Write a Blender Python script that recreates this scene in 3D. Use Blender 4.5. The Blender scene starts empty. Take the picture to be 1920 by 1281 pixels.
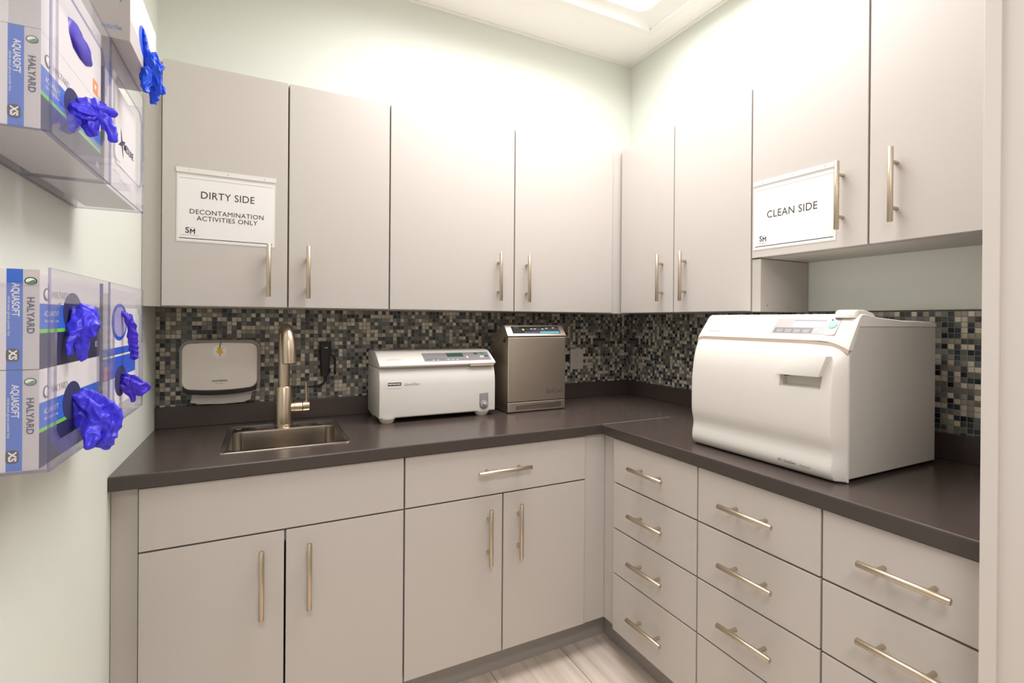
import bpy, bmesh, math, random
from mathutils import Vector, Matrix, noise

S = bpy.context.scene
COL = S.collection

# ------------------------------------------------------------------ camera
W_PX = 1920.0
F_PX, CX, CY = 949.82, 989.87, 603.47
cam_d = bpy.data.cameras.new('camera')
cam = bpy.data.objects.new('camera', cam_d)
COL.objects.link(cam)
CAM = Vector((-1.8612, -2.3112, 1.3263))
_fw = Vector((0.46359611, 0.88604404, -0.00214683))
_rt = Vector((0.88602988, -0.46357108, 0.00726369))
_up = Vector((-0.0054496, 0.00527421, 0.99997124))
m3 = Matrix((_rt, _up, -_fw)).transposed()
cam.matrix_world = Matrix.Translation(CAM) @ m3.to_4x4()
cam_d.sensor_fit = 'HORIZONTAL'
cam_d.sensor_width = 36.0
cam_d.lens = F_PX / W_PX * 36.0
cam_d.shift_x = -(CX - 960.0) / W_PX
cam_d.shift_y = (CY - 640.5) / W_PX
cam_d.clip_start = 0.01
S.camera = cam

# ------------------------------------------------------------------ world, light levels, exposure
wd = bpy.data.worlds.new('world')
S.world = wd
wd.use_nodes = True
wd.node_tree.nodes['Background'].inputs[0].default_value = (0.9, 0.95, 1.0, 1)
wd.node_tree.nodes['Background'].inputs[1].default_value = 0.3
ROOM_LAMP_WATTS = 39.0
HALL_FILL_WATTS = 31.0
ROOM_LENS_STRENGTH = 2.0       # emission of the troffer lens in the room
HALL_FILL_STRENGTH = 3.0       # lens emission of the fill light added in the unseen hall
LENS_COLOR = (1.0, 0.968, 0.955)
S.view_settings.view_transform = 'Standard'
S.view_settings.look = 'None'
S.view_settings.gamma = 1.0
S.view_settings.exposure = 0.0
S.view_settings.use_curve_mapping = False


# ------------------------------------------------------------------ helpers
def srgb(r, g, b):
    f = lambda c: (c / 255 / 12.92) if c / 255 <= 0.04045 else ((c / 255 + 0.055) / 1.055) ** 2.4
    return (f(r), f(g), f(b), 1.0)


def mat(name, col, rough=0.5, metal=0.0, spec=0.5, coat=0.0):
    m = bpy.data.materials.new(name)
    m.use_nodes = True
    b = m.node_tree.nodes['Principled BSDF']
    b.inputs['Base Color'].default_value = col
    b.inputs['Roughness'].default_value = rough
    b.inputs['Metallic'].default_value = metal
    b.inputs['Specular IOR Level'].default_value = spec
    b.inputs['Coat Weight'].default_value = coat
    return m


def add_noise_bump(m, scale=400, strength=0.05, dist=0.001):
    nt = m.node_tree
    b = nt.nodes['Principled BSDF']
    tc = nt.nodes.new('ShaderNodeTexCoord')
    n = nt.nodes.new('ShaderNodeTexNoise')
    n.inputs['Scale'].default_value = scale
    n.inputs['Detail'].default_value = 3
    bp = nt.nodes.new('ShaderNodeBump')
    bp.inputs['Strength'].default_value = strength
    bp.inputs['Distance'].default_value = dist
    nt.links.new(tc.outputs['Object'], n.inputs['Vector'])
    nt.links.new(n.outputs['Fac'], bp.inputs['Height'])
    nt.links.new(bp.outputs['Normal'], b.inputs['Normal'])
    return m


def add_brush(m, sx, sy, sz, amt=0.18):
    """brushed-metal streaks: stretched noise into roughness"""
    nt = m.node_tree
    b = nt.nodes['Principled BSDF']
    tc = nt.nodes.new('ShaderNodeTexCoord')
    mp = nt.nodes.new('ShaderNodeMapping')
    mp.inputs['Scale'].default_value = (sx, sy, sz)
    n = nt.nodes.new('ShaderNodeTexNoise')
    n.inputs['Scale'].default_value = 1.0
    n.inputs['Detail'].default_value = 4
    mr = nt.nodes.new('ShaderNodeMapRange')
    r0 = b.inputs['Roughness'].default_value
    mr.inputs['To Min'].default_value = max(0.05, r0 - amt / 2)
    mr.inputs['To Max'].default_value = r0 + amt / 2
    nt.links.new(tc.outputs['Object'], mp.inputs['Vector'])
    nt.links.new(mp.outputs['Vector'], n.inputs['Vector'])
    nt.links.new(n.outputs['Fac'], mr.inputs['Value'])
    nt.links.new(mr.outputs['Result'], b.inputs['Roughness'])
    return m


def emis(name, col, strength):
    m = bpy.data.materials.new(name)
    m.use_nodes = True
    nt = m.node_tree
    nt.nodes.remove(nt.nodes['Principled BSDF'])
    e = nt.nodes.new('ShaderNodeEmission')
    e.inputs[0].default_value = (*col[:3], 1)
    e.inputs[1].default_value = strength
    nt.links.new(e.outputs[0], nt.nodes['Material Output'].inputs[0])
    return m


def clear_mat(name, tint, haze, haze_col=(0.9, 0.88, 0.95, 1), refl=1.0):
    m = bpy.data.materials.new(name)
    m.use_nodes = True
    nt = m.node_tree
    nt.nodes.remove(nt.nodes['Principled BSDF'])
    t = nt.nodes.new('ShaderNodeBsdfTransparent')
    t.inputs[0].default_value = (*tint, 1)
    g = nt.nodes.new('ShaderNodeBsdfGlossy')
    g.inputs['Roughness'].default_value = 0.06
    d = nt.nodes.new('ShaderNodeBsdfDiffuse')
    d.inputs[0].default_value = haze_col
    fr = nt.nodes.new('ShaderNodeFresnel')
    fr.inputs[0].default_value = 1.35
    ml = nt.nodes.new('ShaderNodeMath')
    ml.operation = 'MULTIPLY'
    ml.inputs[1].default_value = refl
    ge = nt.nodes.new('ShaderNodeNewGeometry')
    inv = nt.nodes.new('ShaderNodeMath')
    inv.operation = 'SUBTRACT'
    inv.inputs[0].default_value = 1.0
    ml2 = nt.nodes.new('ShaderNodeMath')
    ml2.operation = 'MULTIPLY'
    nt.links.new(ge.outputs['Backfacing'], inv.inputs[1])
    nt.links.new(inv.outputs[0], ml2.inputs[1])
    x1 = nt.nodes.new('ShaderNodeMixShader')
    x2 = nt.nodes.new('ShaderNodeMixShader')
    x1.inputs[0].default_value = haze
    nt.links.new(t.outputs[0], x1.inputs[1])
    nt.links.new(d.outputs[0], x1.inputs[2])
    nt.links.new(fr.outputs[0], ml.inputs[0])
    nt.links.new(ml.outputs[0], ml2.inputs[0])
    nt.links.new(ml2.outputs[0], x2.inputs[0])
    nt.links.new(x1.outputs[0], x2.inputs[1])
    nt.links.new(g.outputs[0], x2.inputs[2])
    nt.links.new(x2.outputs[0], nt.nodes['Material Output'].inputs[0])
    return m


def wl(o):
    p = Vector((0, 0, 0))
    while o is not None:
        p += o.location
        o = o.parent
    return p


def tag(o, label=None, cat=None, group=None, kind=None):
    if label: o['label'] = label
    if cat: o['category'] = cat
    if group: o['group'] = group
    if kind: o['kind'] = kind
    return o


def thing(name, loc, label, cat, group=None):
    o = bpy.data.objects.new(name, None)
    o.empty_display_size = 0.05
    COL.objects.link(o)
    o.location = loc
    return tag(o, label, cat, group)


def obj(name, bm, mats, parent=None, smooth=None, label=None):
    """bm is in world coordinates; links it as ONE mesh object, origin at its own middle"""
    me = bpy.data.meshes.new(name)
    bmesh.ops.recalc_face_normals(bm, faces=bm.faces[:])
    xs = [v.co for v in bm.verts]
    lo = Vector((min(v.x for v in xs), min(v.y for v in xs), min(v.z for v in xs)))
    hi = Vector((max(v.x for v in xs), max(v.y for v in xs), max(v.z for v in xs)))
    c = (lo + hi) / 2
    bmesh.ops.translate(bm, verts=bm.verts[:], vec=-c)
    bm.to_mesh(me)
    bm.free()
    if not isinstance(mats, (list, tuple)): mats = [mats]
    for m in mats: me.materials.append(m)
    if smooth is not None:
        for p in me.polygons: p.use_smooth = True
        me.set_sharp_from_angle(angle=math.radians(smooth))
    o = bpy.data.objects.new(name, me)
    COL.objects.link(o)
    if parent is not None:
        o.parent = parent
        o.location = c - wl(parent)
    else:
        o.location = c
    if label: o['label'] = label
    return o


def struct(name, bm, mats, smooth=None):
    o = obj(name, bm, mats, None, smooth)
    o['kind'] = 'structure'
    return o


def new(): return bmesh.new()


def box(bm, x0, x1, y0, y1, z0, z1, bev=0.0, mi=0, seg=2):
    x0, x1 = sorted((x0, x1)); y0, y1 = sorted((y0, y1)); z0, z1 = sorted((z0, z1))
    t = bmesh.new()
    bmesh.ops.create_cube(t, size=1.0)
    for v in t.verts:
        v.co = Vector(((x0 + x1) / 2 + v.co.x * (x1 - x0), (y0 + y1) / 2 + v.co.y * (y1 - y0), (z0 + z1) / 2 + v.co.z * (z1 - z0)))
    if bev > 0:
        bmesh.ops.bevel(t, geom=t.edges[:], offset=bev, segments=seg, profile=0.5, affect='EDGES')
    for f in t.faces: f.material_index = mi
    merge(bm, t)
    return bm


def merge(bm, t):
    me = bpy.data.meshes.new('tmp')
    t.to_mesh(me)
    t.free()
    bm.from_mesh(me)
    bpy.data.meshes.remove(me)


def bxo(*a, **k): return box(new(), *a, **k)


AX = {'X': lambda a, p: Vector((a, p[0], p[1])), 'Y': lambda a, p: Vector((p[0], a, p[1])), 'Z': lambda a, p: Vector((p[0], p[1], a))}


def prism(bm, prof, axis, a0, a1, bev=0.0, mi=0, ang=30, seg=2):
    """polygon prof extruded along axis from a0 to a1"""
    t = bmesh.new()
    f = AX[axis]
    A = [t.verts.new(f(a0, p)) for p in prof]
    B = [t.verts.new(f(a1, p)) for p in prof]
    n = len(prof)
    t.faces.new(A)
    t.faces.new(B[::-1])
    for i in range(n):
        t.faces.new((A[i], B[i], B[(i + 1) % n], A[(i + 1) % n]))
    bmesh.ops.recalc_face_normals(t, faces=t.faces[:])
    if bev > 0:
        es = [e for e in t.edges if len(e.link_faces) == 2 and e.calc_face_angle() > math.radians(ang)]
        bmesh.ops.bevel(t, geom=es, offset=bev, segments=seg, profile=0.5, affect='EDGES', clamp_overlap=True)
    for fc in t.faces: fc.material_index = mi
    merge(bm, t)
    return bm


def tube(bm, pts, r, n=16, mi=0, cap=True):
    """round tube along points; r is a number or a list"""
    pts = [Vector(p) for p in pts]
    R = r if isinstance(r, (list, tuple)) else [r] * len(pts)
    rings = []
    prev = None
    for i, p in enumerate(pts):
        d = (pts[min(i + 1, len(pts) - 1)] - pts[max(i - 1, 0)]).normalized()
        if prev is None:
            a = Vector((0, 0, 1)) if abs(d.z) < 0.9 else Vector((1, 0, 0))
            u = d.cross(a).normalized()
        else:
            u = (prev - d * prev.dot(d)).normalized()
        prev = u
        w = d.cross(u)
        rings.append([bm.verts.new(p + (u * math.cos(2 * math.pi * k / n) + w * math.sin(2 * math.pi * k / n)) * R[i]) for k in range(n)])
    fs = []
    for a, b in zip(rings, rings[1:]):
        for k in range(n):
            fs.append(bm.faces.new((a[k], a[(k + 1) % n], b[(k + 1) % n], b[k])))
    if cap:
        fs.append(bm.faces.new(rings[0][::-1]))
        fs.append(bm.faces.new(rings[-1]))
    for f in fs: f.material_index = mi
    return bm


def cyl(bm, p0, p1, r, n=20, bev=0.0, mi=0):
    p0, p1 = Vector(p0), Vector(p1)
    if bev:
        d = (p1 - p0).normalized()
        return tube(bm, [p0, p0 + d * 1e-5, p0 + d * bev, p1 - d * bev, p1 - d * 1e-5, p1], [r - bev, r - bev, r, r, r - bev, r - bev], n, mi)
    return tube(bm, [p0, p1], r, n, mi)


def rrect(x0, x1, z0, z1, r, bow=0.0, n=6, bow2=None):
    """rounded rectangle outline, top and bottom bowed outward"""
    if bow2 is None: bow2 = bow
    out = []
    cs = [(x1 - r, z1 - r, 0), (x0 + r, z1 - r, 90), (x0 + r, z0 + r, 180), (x1 - r, z0 + r, 270)]
    for k, (cx, cz, a0) in enumerate(cs):
        for i in range(n + 1):
            a = math.radians(a0 + 90 * i / n)
            out.append([cx + r * math.cos(a), cz + r * math.sin(a)])
        if k == 0 or k == 2:
            for i in range(1, 8):
                t = i / 8
                out.append([(x1 - r + (x0 - x1 + 2 * r) * t), z1] if k == 0 else [(x0 + r + (x1 - x0 - 2 * r) * t), z0])
    xm, hw, zm = (x0 + x1) / 2, (x1 - x0) / 2, (z0 + z1) / 2
    for p in out:
        k = 1 - ((p[0] - xm) / hw) ** 2
        p[1] += (bow if p[1] > zm else -bow2) * k
    return out


def smooth_path(pts, n=8):
    P = [Vector(p) for p in pts]
    P = [P[0] * 2 - P[1]] + P + [P[-1] * 2 - P[-2]]
    out = []
    for i in range(1, len(P) - 2):
        for k in range(n):
            t = k / n
            a, b, c, d = P[i - 1], P[i], P[i + 1], P[i + 2]
            out.append(0.5 * ((2 * b) + (c - a) * t + (2 * a - 5 * b + 4 * c - d) * t * t + (3 * b - a - 3 * c + d) * t ** 3))
    out.append(P[-2])
    return out


def apply_mods(o):
    dg = bpy.context.evaluated_depsgraph_get()
    dg.update()
    me = bpy.data.meshes.new_from_object(o.evaluated_get(dg))
    old = o.data
    o.modifiers.clear()
    o.data = me
    bpy.data.meshes.remove(old)


def cut(o, cutter_bm):
    """subtract a solid from an object and keep plain geometry"""
    me = bpy.data.meshes.new('cutter')
    bmesh.ops.recalc_face_normals(cutter_bm, faces=cutter_bm.faces[:])
    cutter_bm.to_mesh(me)
    cutter_bm.free()
    c = bpy.data.objects.new('cutter', me)
    COL.objects.link(c)
    md = o.modifiers.new('cut', 'BOOLEAN')
    md.operation = 'DIFFERENCE'
    md.solver = 'EXACT'
    md.object = c
    bpy.context.view_layer.update()
    apply_mods(o)
    bpy.data.objects.remove(c)
    bpy.data.meshes.remove(me)


def text(body, p, right, up, size, m, parent, name='lettering', align='CENTER', sx=1.0, depth=0.0002, space=1.0, shear=0.0, offset=0.0):
    """flat raised lettering; p is the middle of the baseline"""
    cu = bpy.data.curves.new('t', 'FONT')
    cu.body = body
    cu.size = size
    cu.align_x = align
    cu.space_character = space
    cu.shear = shear
    cu.offset = offset
    cu.resolution_u = 3
    t = bpy.data.objects.new('t', cu)
    COL.objects.link(t)
    dg = bpy.context.evaluated_depsgraph_get()
    me = bpy.data.meshes.new_from_object(t.evaluated_get(dg))
    bm = new()
    bm.from_mesh(me)
    bpy.data.objects.remove(t)
    bpy.data.curves.remove(cu)
    bpy.data.meshes.remove(me)
    R, U, P = Vector(right).normalized(), Vector(up).normalized(), Vector(p)
    N = R.cross(U)
    for v in bm.verts:
        v.co = P + R * v.co.x * sx + U * v.co.y + N * depth
    me = bpy.data.meshes.new(name)
    c = sum((v.co for v in bm.verts), Vector()) / max(1, len(bm.verts))
    bmesh.ops.translate(bm, verts=bm.verts[:], vec=-c)
    bm.to_mesh(me)
    bm.free()
    me.materials.append(m)
    o = bpy.data.objects.new(name, me)
    COL.objects.link(o)
    o.parent = parent
    o.location = c - wl(parent)
    return o


# ------------------------------------------------------------------ materials
M = {}
M['wall'] = add_noise_bump(mat('sage_paint', srgb(222, 226, 217), 0.6, spec=0.3), 250, 0.06)
M['ceiling'] = add_noise_bump(mat('ceiling_white', srgb(246, 242, 239), 0.8, spec=0.2), 300, 0.08)
M['white_trim'] = mat('trim_paint', srgb(205, 199, 193), 0.45)
M['fixture'] = mat('fixture_white', srgb(240, 238, 234), 0.4)
M['lens'] = emis('lens_glow', LENS_COLOR, ROOM_LENS_STRENGTH)
M['hall_fill_lens'] = emis('hall_fill_glow', LENS_COLOR, HALL_FILL_STRENGTH)
M['cab'] = add_noise_bump(mat('greige_laminate', srgb(191, 185, 179), 0.38, spec=0.4), 900, 0.02)
M['carcass'] = mat('greige_carcass', srgb(179, 173, 166), 0.5, spec=0.3)
M['dark_gap'] = mat('dark_edge_band', srgb(70, 64, 60), 0.7)  # plain dark tone of the strip capping the tiles
M['toe'] = mat('toe_kick_laminate', srgb(160, 155, 150), 0.55)
M['nickel'] = mat('satin_nickel', srgb(200, 187, 168), 0.34, 1.0)
M['faucet'] = mat('brushed_nickel', srgb(208, 192, 170), 0.29, 1.0)
M['steel'] = add_brush(mat('brushed_steel', srgb(214, 203, 188), 0.36, 1.0), 8, 8, 200, 0.06)
M['sink'] = mat('sink_steel', srgb(186, 178, 168), 0.17, 1.0)
M['steel_mirror'] = mat('polished_steel', srgb(200, 195, 190), 0.08, 1.0)
M['top'] = add_noise_bump(mat('brown_laminate', srgb(70, 60, 56), 0.24, spec=0.65), 1200, 0.02)
M['top_edge'] = add_noise_bump(mat('brown_laminate_edge', srgb(66, 58, 55), 0.34, spec=0.5), 1200, 0.02)
M['appliance'] = mat('white_plastic', srgb(216, 212, 205), 0.32, spec=0.5)
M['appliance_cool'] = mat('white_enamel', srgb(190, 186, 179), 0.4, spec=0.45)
M['seal'] = mat('tan_gasket', srgb(186, 168, 152), 0.6)
M['panel_gray'] = mat('panel_grey', srgb(132, 127, 128), 0.4)
M['panel_mid'] = mat('panel_mid_grey', srgb(104, 100, 103), 0.45)
M['panel_light'] = mat('panel_light_grey', srgb(160, 153, 153), 0.4)
M['lcd_green'] = mat('lcd_green', srgb(52, 88, 74), 0.2)
M['lcd_white'] = emis('lcd_backlight', (0.95, 0.97, 1.0), 1.1)
M['black'] = mat('black_plastic', srgb(28, 27, 27), 0.42)
M['black_gloss'] = mat('black_gloss', srgb(22, 22, 26), 0.15)
M['dark'] = mat('dark_slot', srgb(15, 15, 15), 0.7)
M['ink'] = mat('ink_black', srgb(38, 34, 36), 0.6)
M['ink_gray'] = mat('ink_grey', srgb(120, 116, 116), 0.6)
M['ink_light'] = mat('ink_light_grey', srgb(176, 172, 172), 0.6)
M['ink_red'] = mat('ink_rust', srgb(206, 150, 128), 0.6)
M['paper'] = mat('paper_white', srgb(228, 225, 224), 0.5)
M['sleeve'] = mat('sleeve_white', srgb(222, 218, 215), 0.25)
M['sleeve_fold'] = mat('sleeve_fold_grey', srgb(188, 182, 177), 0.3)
M['shell_gray'] = mat('grey_shell', srgb(168, 158, 150), 0.4)
M['towel_cover'] = mat('dispenser_cover', srgb(226, 218, 210), 0.3)
M['towel'] = mat('paper_towel', srgb(198, 192, 186), 0.8)
M['yellow'] = mat('yellow_enamel', srgb(232, 184, 20), 0.4)
M['red'] = mat('red_ink', srgb(196, 60, 40), 0.5)
M['white'] = mat('plain_white', srgb(238, 236, 234), 0.4)
M['plate'] = mat('outlet_white', srgb(214, 208, 200), 0.4)
M['foot'] = mat('foot_plastic', srgb(205, 198, 186), 0.35)
M['teal'] = mat('teal_button', srgb(110, 205, 190), 0.4)
M['peach'] = mat('peach_button', srgb(236, 190, 176), 0.4)
M['green_btn'] = mat('green_button', srgb(70, 130, 104), 0.4)
M['blue_btn'] = mat('blue_button', srgb(60, 84, 104), 0.4)
M['box_white'] = mat('carton_white', srgb(222, 217, 219), 0.5)
M['box_gray'] = mat('carton_grey', srgb(196, 190, 190), 0.5)
M['box_blue'] = mat('carton_blue', srgb(52, 104, 200), 0.45)
M['box_navy'] = mat('carton_navy', srgb(42, 42, 74), 0.45)
M['box_green'] = mat('carton_green', srgb(118, 204, 44), 0.45)
M['box_royal'] = mat('carton_royal', srgb(30, 84, 206), 0.45)
M['orange'] = mat('carton_orange', srgb(240, 150, 84), 0.5)
M['ink_navy'] = mat('ink_navy', srgb(40, 42, 84), 0.5)
M['ink_sky'] = mat('ink_sky', srgb(110, 160, 214), 0.5)
M['white_ink'] = mat('white_ink', srgb(232, 232, 240), 0.5)
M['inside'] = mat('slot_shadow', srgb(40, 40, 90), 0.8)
M['logo_green'] = mat('logo_green', srgb(76, 140, 66), 0.4)
M['logo_ring'] = mat('logo_ring', srgb(52, 72, 74), 0.4)
M['acrylic'] = clear_mat('clear_acrylic', (0.98, 0.98, 0.99), 0.07)
M['acrylic_edge'] = clear_mat('acrylic_edge', (0.60, 0.60, 0.74), 0.16, (0.46, 0.44, 0.62, 1), 0.6)
M['feed_edge'] = mat('white_edge', srgb(230, 226, 220), 0.5)


def glove_mat(name, col):
    m = mat(name, col, 0.36, spec=0.45)
    b = m.node_tree.nodes['Principled BSDF']
    b.inputs['Subsurface Weight'].default_value = 0.12
    b.inputs['Subsurface Radius'].default_value = (0.004, 0.004, 0.012)
    return m


M['glove'] = glove_mat('violet_nitrile', srgb(70, 62, 226))
M['glove_dark'] = glove_mat('deep_violet_nitrile', srgb(62, 40, 190))
M['glove_blue'] = glove_mat('blue_nitrile', srgb(24, 84, 236))


def tile_mat(name, ua, va):
    """square glass-and-stone mosaic, 16.5 mm pitch"""
    m = bpy.data.materials.new(name)
    m.use_nodes = True
    nt = m.node_tree
    L = nt.links.new
    b = nt.nodes['Principled BSDF']
    tc = nt.nodes.new('ShaderNodeTexCoord')
    sp = nt.nodes.new('ShaderNodeSeparateXYZ')
    L(tc.outputs['Object'], sp.inputs[0])

    def mth(op, a, b_=None):
        n = nt.nodes.new('ShaderNodeMath')
        n.operation = op
        for i, v in enumerate((a, b_)):
            if v is None: continue
            if isinstance(v, (int, float)): n.inputs[i].default_value = v
            else: L(v, n.inputs[i])
        return n.outputs[0]
    PITCH = 0.01655
    u = mth('DIVIDE', sp.outputs[ua], PITCH)
    v = mth('DIVIDE', sp.outputs[va], PITCH)
    fu, fv = mth('FLOOR', u), mth('FLOOR', v)
    du = mth('ABSOLUTE', mth('SUBTRACT', mth('FRACT', u), 0.5))
    dv = mth('ABSOLUTE', mth('SUBTRACT', mth('FRACT', v), 0.5))
    edge = mth('MAXIMUM', du, dv)
    cb = nt.nodes.new('ShaderNodeCombineXYZ')
    L(fu, cb.inputs[0]); L(fv, cb.inputs[1])
    wn = nt.nodes.new('ShaderNodeTexWhiteNoise')
    wn.noise_dimensions = '3D'
    L(cb.outputs[0], wn.inputs['Vector'])
    cr = nt.nodes.new('ShaderNodeValToRGB')
    cr.color_ramp.interpolation = 'CONSTANT'
    pal = [(0.0, (36, 39, 41)), (0.12, (58, 66, 74)), (0.21, (112, 114, 110)), (0.35, (148, 144, 133)), (0.46, (122, 120, 112)),
           (0.56, (206, 195, 175)), (0.71, (80, 84, 85)), (0.81, (222, 213, 195)), (0.93, (166, 158, 143))]
    el = cr.color_ramp.elements
    while len(el) > 1: el.remove(el[-1])
    el[0].position = 0
    el[0].color = srgb(*pal[0][1])
    for p, c in pal[1:]:
        e = el.new(p)
        e.color = srgb(*c)
    L(wn.outputs['Value'], cr.inputs[0])
    # slight stone mottling inside each tile
    nz = nt.nodes.new('ShaderNodeTexNoise')
    nz.inputs['Scale'].default_value = 180
    L(tc.outputs['Object'], nz.inputs['Vector'])
    mr = nt.nodes.new('ShaderNodeMapRange')
    mr.inputs['To Min'].default_value = 0.8
    mr.inputs['To Max'].default_value = 1.2
    L(nz.outputs['Fac'], mr.inputs['Value'])
    mul = nt.nodes.new('ShaderNodeMix')
    mul.data_type = 'RGBA'
    mul.blend_type = 'MULTIPLY'
    mul.inputs['Factor'].default_value = 1.0
    L(cr.outputs[0], mul.inputs[6])
    cg = nt.nodes.new('ShaderNodeCombineXYZ')
    for i in range(3): L(mr.outputs[0], cg.inputs[i])
    L(cg.outputs[0], mul.inputs[7])
    grout = mth('GREATER_THAN', edge, 0.448)
    mx = nt.nodes.new('ShaderNodeMix')
    mx.data_type = 'RGBA'
    L(grout, mx.inputs['Factor'])
    L(mul.outputs[2], mx.inputs[6])
    mx.inputs[7].default_value = srgb(138, 138, 132)
    L(mx.outputs[2], b.inputs['Base Color'])
    rr = nt.nodes.new('ShaderNodeMapRange')
    rr.inputs['To Min'].default_value = 0.12
    rr.inputs['To Max'].default_value = 0.5
    L(wn.outputs['Color'], rr.inputs['Value'])
    r2 = mth('MAXIMUM', rr.outputs[0], mth('MULTIPLY', grout, 0.8))
    L(r2, b.inputs['Roughness'])
    bp = nt.nodes.new('ShaderNodeBump')
    bp.inputs['Distance'].default_value = 0.0015
    bp.inputs['Strength'].default_value = 0.6
    hr = nt.nodes.new('ShaderNodeMapRange')
    hr.inputs['From Min'].default_value = 0.40
    hr.inputs['From Max'].default_value = 0.455
    hr.inputs['To Min'].default_value = 1.0
    hr.inputs['To Max'].default_value = 0.0
    L(edge, hr.inputs['Value'])
    L(hr.outputs[0], bp.inputs['Height'])
    L(bp.outputs[0], b.inputs['Normal'])
    return m


M['tile_xz'] = tile_mat('mosaic_back', 0, 2)
M['tile_yz'] = tile_mat('mosaic_right', 1, 2)


def floor_mat():
    m = bpy.data.materials.new('wood_look_tile')
    m.use_nodes = True
    nt = m.node_tree
    L = nt.links.new
    b = nt.nodes['Principled BSDF']
    b.inputs['Roughness'].default_value = 0.42
    ge = nt.nodes.new('ShaderNodeNewGeometry')
    sp = nt.nodes.new('ShaderNodeSeparateXYZ')
    L(ge.outputs['Position'], sp.inputs[0])

    def mth(op, a, b_=None):
        n = nt.nodes.new('ShaderNodeMath')
        n.operation = op
        for i, v in enumerate((a, b_)):
            if v is None: continue
            if isinstance(v, (int, float)): n.inputs[i].default_value = v
            else: L(v, n.inputs[i])
        return n.outputs[0]
    u = mth('DIVIDE', mth('ADD', sp.outputs[0], 0.785 + 0.308 * 40), 0.308)
    row = mth('FLOOR', u)
    v = mth('ADD', mth('DIVIDE', sp.outputs[1], 1.2), mth('MULTIPLY', row, 0.37))
    eu = mth('MULTIPLY', mth('ABSOLUTE', mth('SUBTRACT', mth('FRACT', u), 0.5)), 0.308)
    ev = mth('MULTIPLY', mth('ABSOLUTE', mth('SUBTRACT', mth('FRACT', v), 0.5)), 1.2)
    gr = mth('MAXIMUM', mth('GREATER_THAN', eu, 0.1525), mth('GREATER_THAN', ev, 0.5985))
    cb = nt.nodes.new('ShaderNodeCombineXYZ')
    L(row, cb.inputs[0]); L(mth('FLOOR', v), cb.inputs[1])
    wn = nt.nodes.new('ShaderNodeTexWhiteNoise')
    L(cb.outputs[0], wn.inputs['Vector'])
    mp = nt.nodes.new('ShaderNodeMapping')
    mp.inputs['Scale'].default_value = (26, 1.6, 1)
    mp.inputs['Rotation'].default_value = (0, 0, 0.10)
    L(ge.outputs['Position'], mp.inputs['Vector'])
    ad = nt.nodes.new('ShaderNodeVectorMath')
    ad.operation = 'ADD'
    L(mp.outputs[0], ad.inputs[0])
    sc = nt.nodes.new('ShaderNodeVectorMath')
    sc.operation = 'SCALE'
    sc.inputs['Scale'].default_value = 30
    L(wn.outputs['Color'], sc.inputs[0])
    L(sc.outputs[0], ad.inputs[1])
    nz = nt.nodes.new('ShaderNodeTexNoise')
    nz.inputs['Scale'].default_value = 1.0
    nz.inputs['Detail'].default_value = 6
    nz.inputs['Distortion'].default_value = 0.6
    L(ad.outputs[0], nz.inputs['Vector'])
    cr = nt.nodes.new('ShaderNodeValToRGB')
    el = cr.color_ramp.elements
    el[0].position, el[0].color = 0.28, srgb(190, 174, 160)
    el[1].position, el[1].color = 0.72, srgb(226, 214, 202)
    L(nz.outputs['Fac'], cr.inputs[0])
    mx = nt.nodes.new('ShaderNodeMix')
    mx.data_type = 'RGBA'
    L(gr, mx.inputs['Factor'])
    L(cr.outputs[0], mx.inputs[6])
    mx.inputs[7].default_value = srgb(128, 112, 100)
    L(mx.outputs[2], b.inputs['Base Color'])
    return m


M['floor'] = floor_mat()

# ------------------------------------------------------------------ the room (right wall X=0, back wall Y=0, floor Z=0)
XL = -2.2139                   # left wall
ZC = 2.787                     # ceiling
YF = -1.909                    # room face of the wall the doorway is in
YB = -2.03                     # hall face of that wall
HALL = (-3.2, 1.0, -3.6)       # hall west, east, south
ZH = 2.6                       # hall ceiling

struct('floor', bxo(HALL[0] - .1, HALL[1] + .1, HALL[2] - .1, 0.1, -0.1, 0.0), M['floor'])
struct('wall_back', bxo(XL - .1, 0.1, 0.0, 0.1, 0.0, ZC), M['wall'])
struct('wall_right', bxo(0.0, 0.1, YF, 0.0, 0.0, ZC), M['wall'])
struct('wall_left', bxo(XL - .1, XL, YF, 0.0, 0.0, ZC), M['wall'])
# ceiling with a hole for the troffer
FX0, FX1, FY0, FY1 = -1.640, -0.120, -1.530, -0.310
bm = new()
box(bm, XL - .1, FX0, YF, 0.1, ZC, ZC + .12)
box(bm, FX1, 0.1, YF, 0.1, ZC, ZC + .12)
box(bm, FX0, FX1, YF, FY0, ZC, ZC + .12)
box(bm, FX0, FX1, FY1, 0.1, ZC, ZC + .12)
struct('ceiling', bm, M['ceiling'])
# wall with the doorway we look through
bm = new()
box(bm, -0.716, 0.1, YB, YF, 0, ZC)
box(bm, XL - .1, -2.16, YB, YF, 0, ZC)
box(bm, -2.16, -0.716, YB, YF, 2.12, ZC)
struct('wall_front', bm, M['white_trim'])
struct('trim_1', bxo(-0.722, -0.662, YF, YF + .025, 0.0, 2.18, 0.0015), M['white_trim'])         # door casing, room side
struct('trim_2', bxo(-2.206, -2.146, YF, YF + .012, 0.0, 2.18, 0.002), M['white_trim'])
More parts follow.
